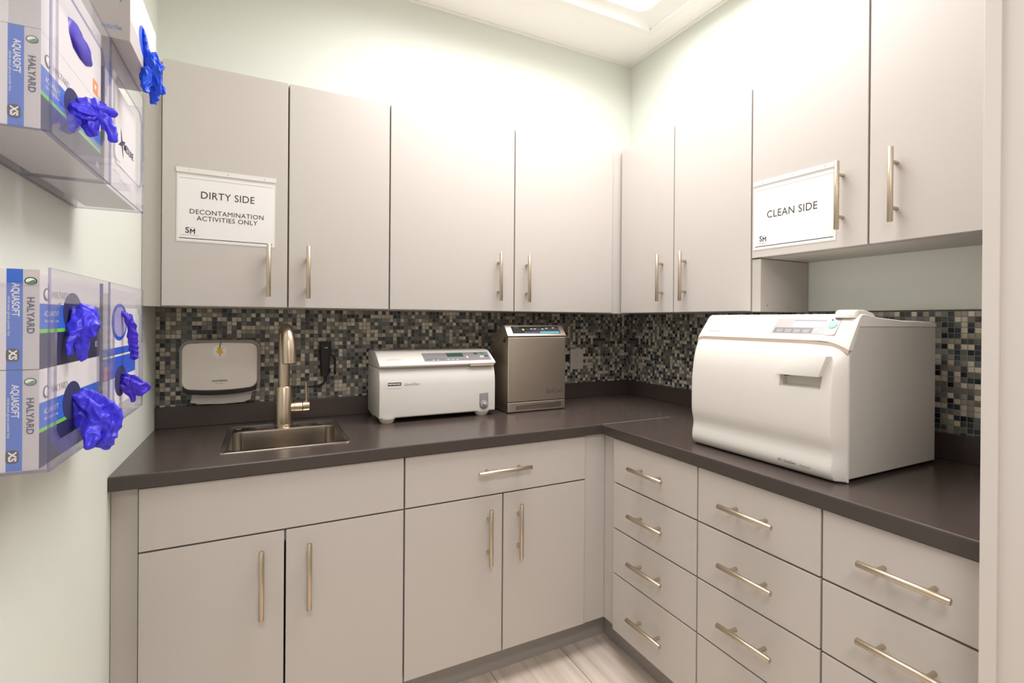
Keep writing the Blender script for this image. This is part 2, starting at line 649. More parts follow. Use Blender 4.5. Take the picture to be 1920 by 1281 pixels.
# hall behind the camera
struct('wall_hall_south', bxo(HALL[0] - .1, HALL[1] + .1, HALL[2] - .1, HALL[2], 0, ZH), M['white_trim'])
struct('wall_hall_west', bxo(HALL[0] - .1, HALL[0], HALL[2], YF, 0, ZH), M['white_trim'])
struct('wall_hall_east', bxo(HALL[1], HALL[1] + .1, HALL[2], YF, 0, ZH), M['white_trim'])
bm = new()
box(bm, HALL[0], XL - .1, YB, YF, 0, ZH)
box(bm, 0.1, HALL[1], YB, YF, 0, ZH)
struct('wall_hall_north', bm, M['white_trim'])
struct('ceiling_hall', bxo(HALL[0] - .1, HALL[1] + .1, HALL[2] - .1, YB, ZH, ZH + .1), M['ceiling'])
# thin metal wall angle where the walls meet the ceiling
struct('trim_3', bxo(XL, 0.0, -0.018, 0.0, ZC - .006, ZC - .0005, 0.001), M['fixture'])
struct('trim_4', bxo(-0.018, 0.0, YF, -0.018, ZC - .006, ZC - .0005, 0.001), M['fixture'])


def troffer(x0, x1, y0, y1, z, lens_m, label, power, spread):
    t = thing('ceiling_light', ((x0 + x1) / 2, (y0 + y1) / 2, z), label, 'ceiling light')
    bm = new()   # flat outer flange
    w = 0.03
    for (a, b, c, d) in ((x0, x1, y0, y0 + w), (x0, x1, y1 - w, y1), (x0, x0 + w, y0 + w, y1 - w), (x1 - w, x1, y0 + w, y1 - w)):
        box(bm, a, b, c, d, z - .006, z + .012, 0.001)
    obj('frame', bm, M['fixture'], t)
    # curved reflector running up to the lens
    bm = new()
    rings = []
    ix, iy = 0.116, 0.082
    for k in range(7):
        s = k / 6
        ax, ay = w + (ix - w) * s, w + (iy - w) * s
        zz = z + .004 + 0.030 * (1 - (1 - s) ** 2)
        r = 0.01 + 0.05 * s
        pr = rrect(x0 + ax, x1 - ax, y0 + ay, y1 - ay, r)
        rings.append([bm.verts.new((p[0], p[1], zz)) for p in pr])
    for a, b in zip(rings, rings[1:]):
        n = len(a)
        for i in range(n): bm.faces.new((a[i], a[(i + 1) % n], b[(i + 1) % n], b[i]))
    obj('reflector', bm, M['fixture'], t, smooth=40)
    bm = new()
    prism(bm, rrect(x0 + ix - .004, x1 - ix + .004, y0 + iy - .004, y1 - iy + .004, 0.06), 'Z', z + .032, z + .040)
    obj('lens', bm, lens_m, t)
    obj('housing', bxo(x0 + .005, x1 - .005, y0 + .005, y1 - .005, z + .050, z + .110), M['fixture'], t)
    la = bpy.data.lights.new('ceiling_lamp', 'AREA')      # the tubes behind the prismatic lens: a beam limited by the reflector
    la.shape = 'RECTANGLE'
    la.size, la.size_y = x1 - x0 - 2 * ix, y1 - y0 - 2 * iy
    la.energy = power
    la.spread = math.radians(spread)
    la.color = LENS_COLOR
    lo = bpy.data.objects.new('ceiling_lamp', la)
    COL.objects.link(lo)
    lo.parent = t
    lo.location = (0, 0, .0315)
    return t


troffer(FX0, FX1, FY0, FY1, ZC, M['lens'], 'white recessed ceiling light with a glowing lens in the room ceiling', ROOM_LAMP_WATTS, 158)
troffer(-2.5, -1.28, -3.15, -2.54, ZH - .055, M['hall_fill_lens'], 'added fill light with glowing lens in the unseen hall outside the doorway', HALL_FILL_WATTS, 170)  # added out of view to brighten the faces turned to the doorway

# tiled splash zones
tb = tag(obj('tile_backsplash', bxo(XL + .001, -0.0045, -0.0042, -0.0006, 0.90, 1.3655), M['tile_xz']),
         'grey and beige mosaic backsplash on the back wall behind the sink', 'backsplash', 'mosaic backsplashes')
tr = tag(obj('tile_backsplash', bxo(-0.0042, -0.0006, YF + .001, -0.0006, 0.90, 1.3655), M['tile_yz']),
         'grey and beige mosaic backsplash on the right wall behind the large white steriliser', 'backsplash', 'mosaic backsplashes')
obj('cap_trim', bxo(-0.006, -0.0006, YF + .001, -0.006, 1.3656, 1.3690), M['dark_gap'], tr)

# ------------------------------------------------------------------ cabinets
ZT, ZTB = 0.914, 0.8756          # worktop top and underside
UB, BB = -0.276, -0.644          # front planes of the uppers and of the bases (back run)
UR, BR = -0.279, -0.648          # the same on the right run
ZU0, ZU1 = 1.365, 2.1836
G = 0.0027                       # half of the gap between fronts
FT = 0.019


def pull(parent, side, c, length, axis):
    """bar pull: bar on two posts. side 'b' = back run (faces -Y), 'r' = right run (faces -X)"""
    bm = new()
    cx, cy, cz = c
    h = length / 2
    off = 0.033
    pd = h - 0.040
    if side == 'b':
        f = cy
        if axis == 'z':
            cyl(bm, (cx, f - off, cz - h), (cx, f - off, cz + h), 0.0074, 20, 0.0012)
            for s in (-1, 1): cyl(bm, (cx, f + .0005, cz + s * pd), (cx, f - off, cz + s * pd), 0.0056, 14)
        else:
            cyl(bm, (cx - h, f - off, cz), (cx + h, f - off, cz), 0.0074, 20, 0.0012)
            for s in (-1, 1): cyl(bm, (cx + s * pd, f + .0005, cz), (cx + s * pd, f - off, cz), 0.0056, 14)
    else:
        f = cx
        if axis == 'z':
            cyl(bm, (f - off, cy, cz - h), (f - off, cy, cz + h), 0.0074, 20, 0.0012)
            for s in (-1, 1): cyl(bm, (f + .0005, cy, cz + s * pd), (f - off, cy, cz + s * pd), 0.0056, 14)
        else:
            cyl(bm, (f - off, cy - h, cz), (f - off, cy + h, cz), 0.0074, 20, 0.0012)
            for s in (-1, 1): cyl(bm, (f + .0005, cy + s * pd, cz), (f - off, cy + s * pd, cz), 0.0056, 14)
    return obj('handle', bm, M['nickel'], parent, smooth=50, label='satin nickel bar handle')


def front_b(t, name, x0, x1, z0, z1, y, hz=None):
    o = obj(name, bxo(x0 + G, x1 - G, y, y + FT, z0 + G, z1 - G, 0.0012), M['cab'], t)
    if hz: pull(o, 'b', (hz[0], y, hz[1]), hz[2], hz[3])
    return o


def front_r(t, name, y0, y1, z0, z1, x, hz=None):
    o = obj(name, bxo(x, x + FT, y0 + G, y1 - G, z0 + G, z1 - G, 0.0012), M['cab'], t)
    if hz: pull(o, 'r', (x, hz[0], hz[1]), hz[2], hz[3])
    return o


# --- wall cabinets, back run
t = thing('wall_cabinet', (-1.79, -.14, ZU0), 'greige two-door wall cabinet over the sink with the dirty side sign', 'cabinet', 'greige wall cabinets')
obj('carcass', bxo(-2.160, -1.4185, UB + FT + .002, -0.0045, ZU0, ZU1 - .002), M['carcass'], t)
obj('filler_strip', bxo(XL + .0005, -2.162, UB + .019, UB + .037, ZU0, ZU1 - .004, .0008), M['cab'], t)
front_b(t, 'door', -2.1604, -1.7813, ZU0, ZU1, UB, (-1.844, 1.497, .186, 'z'))
front_b(t, 'door', -1.7813, -1.4174, ZU0, ZU1, UB, (-1.715, 1.496, .190, 'z'))

t = thing('wall_cabinet', (-.9, -.14, ZU0), 'greige two-door wall cabinet above the two small countertop machines', 'cabinet', 'greige wall cabinets')
obj('carcass', bxo(-1.4165, -0.325, UB + FT + .002, -0.0045, ZU0, ZU1 - .002), M['carcass'], t)
obj('filler_strip', bxo(-0.323, -0.258, UB + .006, UB + .024, ZU0, ZU1, .0008), M['cab'], t)
front_b(t, 'door', -1.4174, -0.8667, ZU0, ZU1, UB, (-.946, 1.516, .208, 'z'))
front_b(t, 'door', -0.8667, -0.3240, ZU0, ZU1, UB, (-.807, 1.513, .208, 'z'))

# --- wall cabinets, right run
t = thing('wall_cabinet', (-.14, -.66, ZU0), 'greige two-door wall cabinet in the right corner left of the clean side sign', 'cabinet', 'greige wall cabinets')
obj('carcass', bxo(UR + FT + .002, -0.0045, -1.0455, -0.30, ZU0, ZU1 - .002), M['carcass'], t)
obj('end_panel', bxo(UR + .004, -0.0045, -1.0835, -1.0475, ZU0, 1.5555, .0008), M['carcass'], t)
bm = new()
cyl(bm, (UR + .040, -1.0834, 1.388), (UR + .040, -1.0840, 1.388), .0022, 10)
obj('screw_cap', bm, M['dark'], t)
front_r(t, 'door', -0.6504, -0.2840, ZU0, ZU1, UR, (-.582, 1.521, .208, 'z'))
front_r(t, 'door', -1.0458, -0.6504, ZU0, ZU1, UR, (-.721, 1.519, .208, 'z'))

ZD0, ZD1 = 1.5574, 2.3041
t = thing('wall_cabinet', (-.14, -1.46, ZD0), 'higher greige two-door wall cabinet above the large white steriliser', 'cabinet', 'greige wall cabinets')
obj('carcass', bxo(UR + FT + .002, -0.001, YF + .002, -1.0475, ZD0, ZD1 - .002), M['carcass'], t)
front_r(t, 'door', -1.4505, -1.0462, ZD0, ZD1, UR, (-1.3755, 1.716, .209, 'z'))
front_r(t, 'door', -1.855, -1.4505, ZD0, ZD1, UR, (-1.525, 1.7145, .209, 'z'))
obj('filler_strip', bxo(UR + .019, UR + .037, YF + .001, -1.857, ZD0, ZD1, .0008), M['cab'], t)

# --- base cabinets, back run
ZG1, ZG2, ZG3, ZD = 0.7010, 0.5240, 0.3490, 0.1257
ZFT = 0.8735
TOEB, TOER = -0.5582, -0.5673


def base_b(t, x0, x1):
    obj('carcass', bxo(x0 + .001, x1 - .001, BB + FT + .002, -0.01, ZD + .004, ZFT - .03), M['carcass'], t)


t = thing('base_cabinet', (-1.8, -.33, 0), 'greige sink base cabinet with a blank top panel and two doors', 'cabinet', 'greige base cabinets')
# sink cabinet: open box so the bowl hangs inside it
bm = new()
x0, x1 = -2.152, -1.445
box(bm, x0, x0 + .018, BB + FT + .002, -0.01, ZD + .004, ZFT)
box(bm, x1 - .018, x1, BB + FT + .002, -0.01, ZD + .004, ZFT)
box(bm, x0, x1, BB + FT + .002, -0.01, ZD + .004, ZD + .022)
box(bm, x0, x1, -0.028, -0.01, ZD + .022, ZFT)
box(bm, x0, x1, BB + FT + .002, BB + FT + .02, 0.66, 0.74)
obj('carcass', bm, M['carcass'], t)
obj('filler_strip', bxo(XL + .001, -2.155, BB + .019, BB + .037, ZD + .003, ZFT, .0008), M['cab'], t)
obj('toe_kick', bxo(XL + .001, -1.4445, TOEB, TOEB + .018, 0, ZD + .003), M['toe'], t)
front_b(t, 'front_panel', -2.1533, -1.4440, 0.6998, ZFT, BB)
front_b(t, 'door', -2.1533, -1.7990, ZD, 0.6998, BB, (-1.861, .560, .2, 'z'))
front_b(t, 'door', -1.7990, -1.4440, ZD, 0.6998, BB, (-1.7345, .5575, .2, 'z'))

t = thing('base_cabinet', (-1.08, -.33, 0), 'greige base cabinet with one wide drawer over two doors right of the sink base', 'cabinet', 'greige base cabinets')
base_b(t, -1.4440, -0.7267)
obj('filler_strip', bxo(-0.7255, -0.6290, BB + .006, BB + .024, ZD + .001, ZFT, .0008), M['cab'], t)
obj('toe_kick', bxo(-1.4435, TOER - .001, TOEB, TOEB + .018, 0, ZD + .003), M['toe'], t)
front_b(t, 'drawer', -1.4440, -0.7267, 0.6998, ZFT, BB, (-1.088, .790, .208, 'x'))
front_b(t, 'door', -1.4440, -1.0855, ZD, 0.6998, BB, (-1.145, .560, .198, 'z'))
front_b(t, 'door', -1.0855, -0.7267, ZD, 0.6998, BB, (-1.025, .561, .198, 'z'))

# --- drawer banks, right run
banks = [(-0.7185, -1.1505, -0.933, 'narrow greige four-drawer base cabinet in the inner corner'),
         (-1.1505, -1.5495, -1.347, 'greige four-drawer base cabinet below the front of the large white steriliser'),
         (-1.5495, -1.9050, -1.738, 'greige four-drawer base cabinet nearest the doorway on the right')]
for i, (ya, yb, yh, lab) in enumerate(banks):
    t = thing('base_cabinet', (-.33, (ya + yb) / 2, 0), lab, 'cabinet', 'greige base cabinets')
    obj('carcass', bxo(BR + FT + .002, -0.006, yb + .001, ya - .001, ZD + .004, ZFT - .03), M['carcass'], t)
    obj('toe_kick', bxo(TOER, TOER + .018, yb + .0005, ya - .0005 if i else TOEB + .018, 0, ZD + .003), M['toe'], t)
    if i == 0:
        obj('filler_strip', bxo(BR + .019, BR + .037, ya + .001, BB + .006, ZD + .001, ZFT, .0008), M['cab'], t)
    for (z0, z1, zh) in ((ZG1, ZFT, .788), (ZG2, ZG1, .615), (ZG3, ZG2, .440), (ZD, ZG3, .2375)):
        front_r(t, 'drawer', yb, ya, z0, z1, BR, (yh, zh, .176, 'y'))

# ------------------------------------------------------------------ worktops
DC, DR = -0.6561, -0.6580


def slab_profile(d):
    return [(-0.0045, ZTB), (-0.0045, ZT), (d + .004, ZT), (d + .0012, ZT - .0012), (d, ZT - .004), (d, ZTB)]


t = thing('worktop', (-1.2, -.33, ZTB), 'dark brown laminate worktop along the back wall holding the sink', 'worktop', 'dark brown worktops')
bm = new()
prism(bm, slab_profile(DC), 'X', XL + .0008, -0.0045, 0)
bmesh.ops.recalc_face_normals(bm, faces=bm.faces[:])
slab = obj('slab', bm, [M['top'], M['top_edge']], t)
cut(slab, bxo(-1.9625, -1.6095, -0.511, -0.112, 0.80, 1.0))
for p in slab.data.polygons:
    if p.normal.y < -0.9 and p.center.y + slab.location.y + t.location.y < -0.6: p.material_index = 1
obj('upstand', bxo(XL + .0008, -0.0045, -0.0195, -0.0045, ZT, 0.9935, .002), M['top'], t)
obj('upstand', bxo(-0.0195, -0.0045, DC - .0002, -0.0200, ZT, 0.9935, .002), M['top'], t)

t = thing('worktop', (-.33, -1.28, ZTB), 'dark brown laminate worktop along the right wall under the large white steriliser', 'worktop', 'dark brown worktops')
prof = [(-0.0045, ZTB), (-0.0045, ZT), (DR + .004, ZT), (DR + .0012, ZT - .0012), (DR, ZT - .004), (DR, ZTB)]
bm = new()
prism(bm, prof, 'Y', DC - .0006, YF + .001, 0)
slab2 = obj('slab', bm, [M['top'], M['top_edge']], t)
for p in slab2.data.polygons:
    if p.normal.x < -0.9: p.material_index = 1
obj('upstand', bxo(-0.0195, -0.0045, YF + .001, DC - .0006, ZT, 0.9935, .002), M['top'], t)
obj('joint_strip', bxo(DR + .005, -0.30, DC - .0012, DC + .0002, ZT - .002, ZT + .0003), M['seal'], t, label='thin pale joint line')

# ------------------------------------------------------------------ sink and faucet
t = thing('sink', (-1.786, -.31, ZT), 'drop-in brushed steel sink set into the dark worktop', 'sink')
bm = new()
ox0, ox1, oy0, oy1 = -1.976, -1.597, -0.526, -0.094
ix0, ix1, iy0, iy1 = -1.955, -1.618, -0.504, -0.205
rings = []


def ring(x0, x1, y0, y1, z, r):
    return [bm.verts.new((p[0], p[1], z)) for p in rrect(x0, x1, y0, y1, r, n=6)]


rings.append(ring(ox0, ox1, oy0, oy1, ZT + .0003, .012))
rings.append(ring(ox0 + .001, ox1 - .001, oy0 + .001, oy1 - .001, ZT + .003, .012))
rings.append(ring(ox0 + .004, ox1 - .004, oy0 + .004, oy1 - .004, ZT + .0042, .011))
rings.append(ring(ox0 + .008, ox1 - .008, oy0 + .008, oy1 - .008, ZT + .0030, .010))
rings.append(ring(ix0 - .006, ix1 + .006, iy0 - .006, iy1 + .006, ZT + .0030, .036))
rings.append(ring(ix0 - .001, ix1 + .001, iy0 - .001, iy1 + .001, ZT + .0010, .034))
rings.append(ring(ix0, ix1, iy0, iy1, ZT - .006, .033))
rings.append(ring(ix0 + .004, ix1 - .004, iy0 + .004, iy1 - .004, ZT - .12, .033))
rings.append(ring(ix0 + .012, ix1 - .012, iy0 + .012, iy1 - .012, ZT - .143, .035))
rings.append(ring(ix0 + .035, ix1 - .035, iy0 + .035, iy1 - .035, ZT - .152, .03))
for a, b in zip(rings, rings[1:]):
    n = len(a)
    for i in range(n): bm.faces.new((a[i], a[(i + 1) % n], b[(i + 1) % n], b[i]))
bm.faces.new(rings[-1])
obj('basin', bm, M['sink'], t, smooth=38)
bm = new()
cyl(bm, (-1.786, -.35, ZT - .1515), (-1.786, -.35, ZT - .1485), .042, 28, .001)
obj('drain', bm, M['steel_mirror'], t, smooth=40)
bm = new()
cyl(bm, (-1.938, -.150, ZT + .0030), (-1.938, -.150, ZT + .0060), .014, 20, .002)
obj('hole_cover', bm, M['sink'], t, smooth=40)

t = thing('faucet', (-1.787, -.140, ZT), 'brushed nickel pull-down faucet with side lever behind the sink', 'faucet')
fx, fy = -1.787, -.140
z0 = ZT + .0032
bm = new()
tube(bm, [(fx, fy, z0), (fx, fy, z0 + .003), (fx, fy, z0 + .004), (fx, fy, 1.062), (fx, fy, 1.066)], [.0330, .0330, .0300, .0300, .0275], 40)
obj('body', bm, M['faucet'], t, smooth=50)
# stem and arch
path = [(fx, fy, 1.064), (fx, fy, 1.12), (fx, fy, 1.20), (fx, fy - .003, 1.245), (fx + .001, fy - .016, 1.276), (fx + .003, fy - .038, 1.288), (fx + .005, fy - .060, 1.288)]
sp_ = smooth_path(path, 6)
bm = new()
tube(bm, sp_, [.0200] * len(sp_), 28)
obj('spout', bm, M['faucet'], t, smooth=60)
path = [(fx + .004, fy - .054, 1.2890), (fx + .007, fy - .080, 1.2800), (fx + .009, fy - .097, 1.258), (fx + .011, fy - .106, 1.225), (fx + .0125, fy - .111, 1.190), (fx + .0135, fy - .113, 1.163)]
sp_ = smooth_path(path, 6)
n = len(sp_)
bm = new()
tube(bm, sp_, [.0203 + .0050 * min(1, (i / (n - 1)) * 1.5) for i in range(n)], 32)
hd = obj('spray_head', bm, M['faucet'], t, smooth=60)
bm = new()
cyl(bm, (fx + .0135, fy - .113, 1.1625), (fx + .0135, fy - .1132, 1.1600), .0225, 24)
obj('nozzle', bm, M['black'], hd)
bm = new()
zz = .985
tube(bm, [(fx + .022, fy, zz), (fx + .036, fy, zz), (fx + .037, fy, zz), (fx + .064, fy, zz)], [.0200, .0200, .0212, .0212], 28)
obj('valve_hub', bm, M['faucet'], t, smooth=50)
bm = new()
tube(bm, [(fx + .0655, fy, zz), (fx + .0662, fy, zz), (fx + .0885, fy, zz), (fx + .090, fy, zz)], [.0200, .0212, .0212, .0200], 28)
lv = obj('lever', bm, M['faucet'], t, smooth=50)
bm = new()
tube(bm, [(fx + .080, fy, zz + .019), (fx + .0785, fy, zz + .055), (fx + .077, fy, zz + .094)], [.0042, .0036, .0030], 12)
obj('lever_pin', bm, M['faucet'], lv, smooth=60)

# ------------------------------------------------------------------ paper towel dispenser
t = thing('towel_dispenser', (-2.0, -.004, 1.04), 'white and grey paper towel dispenser on the mosaic left of the faucet', 'towel dispenser')
bm = new()
prism(bm, rrect(-2.134, -1.868, 1.048, 1.243, .034, .002), 'Y', -0.0045, -0.068, .004)
obj('back_shell', bm, M['shell_gray'], t, smooth=35)
bm = new()
po = rrect(-2.1235, -1.8780, 1.066, 1.2335, .026, .004, bow2=.009)
zc_, xc_ = 1.15, -2.0
rg = []
for (y, s) in ((-.068, 1.0), (-.090, 1.0), (-.097, .992), (-.102, .975), (-.1045, .93)):
    rg.append([bm.verts.new((xc_ + (p[0] - xc_) * s, y, zc_ + (p[1] - zc_) * s)) for p in po])
for a, b in zip(rg, rg[1:]):
    n = len(a)
    for i in range(n): bm.faces.new((a[i], a[(i + 1) % n], b[(i + 1) % n], b[i]))
bm.faces.new(rg[0][::-1]); bm.faces.new(rg[-1])
cov = obj('cover', bm, M['towel_cover'], t, smooth=40)
text('AVALON ESSENTIALS', (-2.003, -.1047, 1.091), (1, 0, 0), (0, 0, 1), .0085, M['ink'], cov, sx=.62, offset=.0002)
text('towel system', (-2.003, -.1047, 1.083), (1, 0, 0), (0, 0, 1), .005, M['ink_gray'], cov)
bm = new()
pts = []
for i in range(21):
    x = -2.121 + (.241) * i / 20
    k = 1 - ((x + 2.0) / .12) ** 2
    pts.append((x, 1.074 - .016 * k))
low = []
for i in range(20, -1, -1):
    x = -2.118 + (.235) * i / 20
    k = 1 - ((x + 2.0) / .12) ** 2
    low.append((x, 1.057 - .018 * max(0, k) ** .6))
prism(bm, pts + low, 'Y', -0.012, -0.094, .002)
obj('bottom_lip', bm, M['black'], t, smooth=40)
bm = new()
prism(bm, [(-2.085, 1.055), (-1.895, 1.055), (-1.902, 1.012), (-1.93, 1.003), (-2.0, 1.0005), (-2.07, 1.004), (-2.10, 1.012)], 'Y', -0.058, -0.062, .001)
tag(obj('paper_towel', bm, M['towel']), 'grey-white folded paper towel hanging below the towel dispenser', 'paper towel')
# round sticker
t = thing('sticker', (-2.003, -.1045, 1.2), 'round white sticker with a yellow motif on the towel dispenser cover', 'sticker')
bm = new()
cyl(bm, (-2.003, -.1046, 1.203), (-2.003, -.1060, 1.203), .0235, 36, .0004)
obj('disc', bm, [M['white']], t, smooth=40)
bm = new()
prism(bm, [(-2.006, 1.222), (-2.000, 1.222), (-1.996, 1.207), (-1.992, 1.197), (-1.996, 1.194), (-2.000, 1.1945), (-2.003, 1.191), (-2.006, 1.1945), (-2.010, 1.196), (-2.0135, 1.203), (-2.010, 1.207)], 'Y', -.1062, -.1072, .0004)
obj('yellow_motif', bm, M['yellow'], t)
obj('red_tip', bxo(-2.0042, -2.0018, -.1062, -.1070, 1.1845, 1.1915), M['red'], t)
bm = new()
tube(bm, [(-2.0035, -.1066, 1.219), (-2.002, -.1066, 1.228), (-1.999, -.1066, 1.2405)], [.0016, .0013, .001], 8)
obj('stem', bm, M['ink'], t)
bm = new()
tube(bm, [(-2.0105, -.1064, 1.2155), (-2.007, -.1064, 1.2125)], .0012, 8)
tube(bm, [(-1.997, -.1064, 1.2150), (-1.990, -.1064, 1.2175)], .0007, 8)
obj('leaf_marks', bm, M['ink_gray'], t)

# ------------------------------------------------------------------ black wall handset
t = thing('wall_handset', (-1.627, -.0045, 1.08), 'black wall-mounted handset holder on the mosaic right of the faucet', 'handset holder')
bm = new()
secs = [(1.0865, .014, .022), (1.10, .0165, .030), (1.14, .0185, .036), (1.19, .0205, .040), (1.212, .0215, .042), (1.232, .0235, .046)]
rg = []
for z, hw, d in secs:
    pr = rrect(-1.629 - hw, -1.629 + hw, -.0045 - d, -.0045, .006, n=3)
    rg.append([bm.verts.new((p[0], p[1], z)) for p in pr])
for a, b in zip(rg, rg[1:]):
    n = len(a)
    for i in range(n): bm.faces.new((a[i], a[(i + 1) % n], b[(i + 1) % n], b[i]))
bm.faces.new(rg[0][::-1]); bm.faces.new(rg[-1])
bd = obj('body', bm, M['black'], t, smooth=35)
cut(bd, prism(new(), [(-1.629 - .018, 1.245), (-1.629 + .018, 1.245), (-1.629 + .011, 1.214), (-1.629 - .011, 1.214)], 'Y', -.014, -.046))
obj('latch', bxo(-1.633, -1.620, -.0492, -.0470, 1.206, 1.2085), M['steel_mirror'], t)
bm = new()
sp_ = smooth_path([(-1.609, -.022, 1.180), (-1.597, -.022, 1.172), (-1.590, -.022, 1.160), (-1.588, -.020, 1.135), (-1.589, -.016, 1.110), (-1.586, -.012, 1.092)], 5)
tube(bm, sp_, [.0042] * len(sp_), 10)
obj('strap', bm, M['black'], t, smooth=60)
obj('wall_bracket', bxo(-1.618, -1.603, -.014, -.0045, 1.10, 1.118, .002), M['black'], t)
bm = new()
sp_ = smooth_path([(-1.628, -.02, 1.09), (-1.627, -.02, 1.072), (-1.634, -.018, 1.056), (-1.650, -.014, 1.046), (-1.672, -.012, 1.043), (-1.698, -.010, 1.044)], 6)
tube(bm, sp_, [.0058 - .0030 * i / (len(sp_) - 1) for i in range(len(sp_))], 10)
obj('cord', bm, M['black'], t, smooth=60)

# ------------------------------------------------------------------ outlet and plug
t = thing('wall_outlet', (-.357, -.0045, 1.12), 'white wall outlet plate on the mosaic right of the steel steriliser', 'outlet')
pl = obj('plate', bxo(-.398, -.316, -.0105, -.0045, 1.066, 1.174, .002), M['plate'], t)
for zc in (1.140, 1.100):
    rc = obj('receptacle', bxo(-.374, -.340, -.0118, -.0100, zc - .016, zc + .016, .0012), M['plate'], pl)
    text('I I', (-.357, -.0119, zc - .003), (1, 0, 0), (0, 0, 1), .012, M['dark'], pl, name='slots')
t = thing('wall_outlet', (-.425, -.0045, 1.12), 'dark outlet half hidden behind the right edge of the steel steriliser', 'outlet')
obj('plate', bxo(-.432, -.410, -.0085, -.0045, 1.085, 1.160, .001), M['plate'], t)
obj('receptacle', bxo(-.430, -.412, -.020, -.0087, 1.108, 1.148, .003), M['black'], t)

# ------------------------------------------------------------------ small white steriliser with a grey keypad
t = thing('ultrasonic_cleaner', (-1.21, -.16, ZT), 'small white benchtop cleaner with grey keypad beside the sink', 'sterilizer')
UX0, UX1 = -1.455, -0.960
UF = -.2835
bm = new()
prism(bm, [(-.040, .934), (UF + .004, .934), (UF, .938), (UF, 1.060), (UF + .002, 1.084), (UF + .007, 1.104), (UF + .015, 1.122), (UF + .022, 1.131), (-.040, 1.131)], 'X', UX0, UX1, .003, ang=40)
body = obj('body', bm, M['appliance'], t, smooth=35)
bm = new()
prism(bm, [(UF + .016, 1.1335), (UF + .001, 1.137), (UF - .001, 1.143), (UF + .003, 1.149), (UF + .012, 1.1535), (-.212, 1.187), (-.200, 1.192), (-.18, 1.1955), (-.06, 1.1965), (-.045, 1.190), (-.040, 1.178), (-.040, 1.1335)], 'X', UX0 - .001, UX1 + .002, .004, ang=40)
lid = obj('lid', bm, M['appliance'], t, smooth=35)
bm = new()   # under-lid gasket
box(bm, UX0 + .004, UX1 - .12, UF + .012, -.05, 1.1305, 1.1345)
obj('gasket', bm, M['seal'], t)
obj('lid_latch', bxo(-1.075, UX1 - .006, UF + .0005, UF + .02, 1.1300, 1.1375, .001), M['seal'], t)
# keypad lies on the sloping face of the lid
p0, p1 = Vector((0, UF + .012, 1.1535)), Vector((0, -.212, 1.187))
sd = (p1 - p0).normalized()
nd = Vector((0, -sd.z, sd.y))


def onlid(x, s, h=0.0): return Vector((x, 0, 0)) + p0 + sd * s + nd * h


def patch(x0, x1, s0, s1, h, m, parent, name, sk=0.0, r=0.0):
    """thin plate on the sloping lid; sk skews it along x"""
    bm = new()
    q = []
    for (x, s) in ((x0, s0), (x1, s0), (x1, s1), (x0, s1)):
        q.append((x + sk * (s - s0), s))
    A = [bm.verts.new(onlid(x, s, h)) for x, s in q]
    B = [bm.verts.new(onlid(x, s, 0.0)) for x, s in q]
    bm.faces.new(A); bm.faces.new(B[::-1])
    for i in range(4): bm.faces.new((A[i], A[(i + 1) % 4], B[(i + 1) % 4], B[i]))
    return obj(name, bm, m, parent)


SL = (p1 - p0).length
kp = patch(-1.270, -0.972, .002, SL - .004, .0008, M['panel_gray'], t, 'keypad')
patch(-1.165, -1.092, SL * .46, SL * .86, .0012, M['lcd_green'], kp, 'display')
patch(-1.262, -1.180, SL * .20, SL * .30, .0011, M['panel_mid'], kp, 'key_labels')
for (xa, sa, w, mm) in ((-1.040, .66, .018, 'blue_btn'), (-1.018, .30, .018, 'peach'), (-1.012, .68, .02, 'green_btn'), (-.995, .36, .016, 'blue_btn'), (-1.080, .30, .006, 'white')):
    patch(xa, xa + w, SL * sa, SL * (sa + .2), .0014, M[mm], kp, 'key')
for xa in (-1.235, -1.215, -1.17, -1.15, -1.13):
    patch(xa, xa + .007, SL * .12, SL * .17, .0011, M['white_ink'], kp, 'key')
text('QUICKSONIC', tuple(onlid(-1.392, SL * .26, .0005)), (1, 0, 0), tuple(sd), .010, M['ink_light'], lid, sx=.95)
# badge and script on the front
bdg = obj('badge', bxo(-1.424, -1.368, UF - .0012, UF, 1.055, 1.0775, .0004), M['white'], t)
obj('badge_field', bxo(-1.4225, -1.3695, UF - .0016, UF - .0011, 1.0625, 1.0765), M['ink'], bdg)
text('MIDMARK', (-1.396, UF - .0017, 1.0665), (1, 0, 0), (0, 0, 1), .0095, M['white'], bdg, sx=1.15, offset=.0002)
text('QuickClean', (-1.327, UF - .0002, 1.062), (1, 0, 0), (0, 0, 1), .0135, M['ink_gray'], body, sx=1.0, shear=.35)
# drain knob in its stadium plate
bm = new()
st = [(-1.033, 1.012), (-.993, 1.0135)] + [(-1.0125 + .0205 * math.cos(a), .9625 - .0205 * math.sin(a)) for a in [math.pi * k / 14 for k in range(15)]]
prism(bm, st[:2] + st[2:], 'Y', UF - .0025, UF + .001, .001)
kn = obj('knob_plate', bm, M['panel_gray'], t, smooth=30)
bm = new()
tube(bm, [(-1.0125, UF - .002, .966), (-1.0125, UF - .007, .966), (-1.0125, UF - .0075, .966), (-1.0125, UF - .016, .966), (-1.0125, UF - .018, .966)], [.0165, .0165, .009, .0075, .004], 24)
obj('knob', bm, M['panel_light'], kn, smooth=40)
text('- -', (-1.054, UF - .0002, .9640), (1, 0, 0), (0, 0, 1), .010, M['ink_gray'], body, name='flow_mark')
text('-', (-.981, UF - .0002, .9660), (1, 0, 0), (0, 0, 1), .010, M['ink_gray'], body, name='flow_mark')
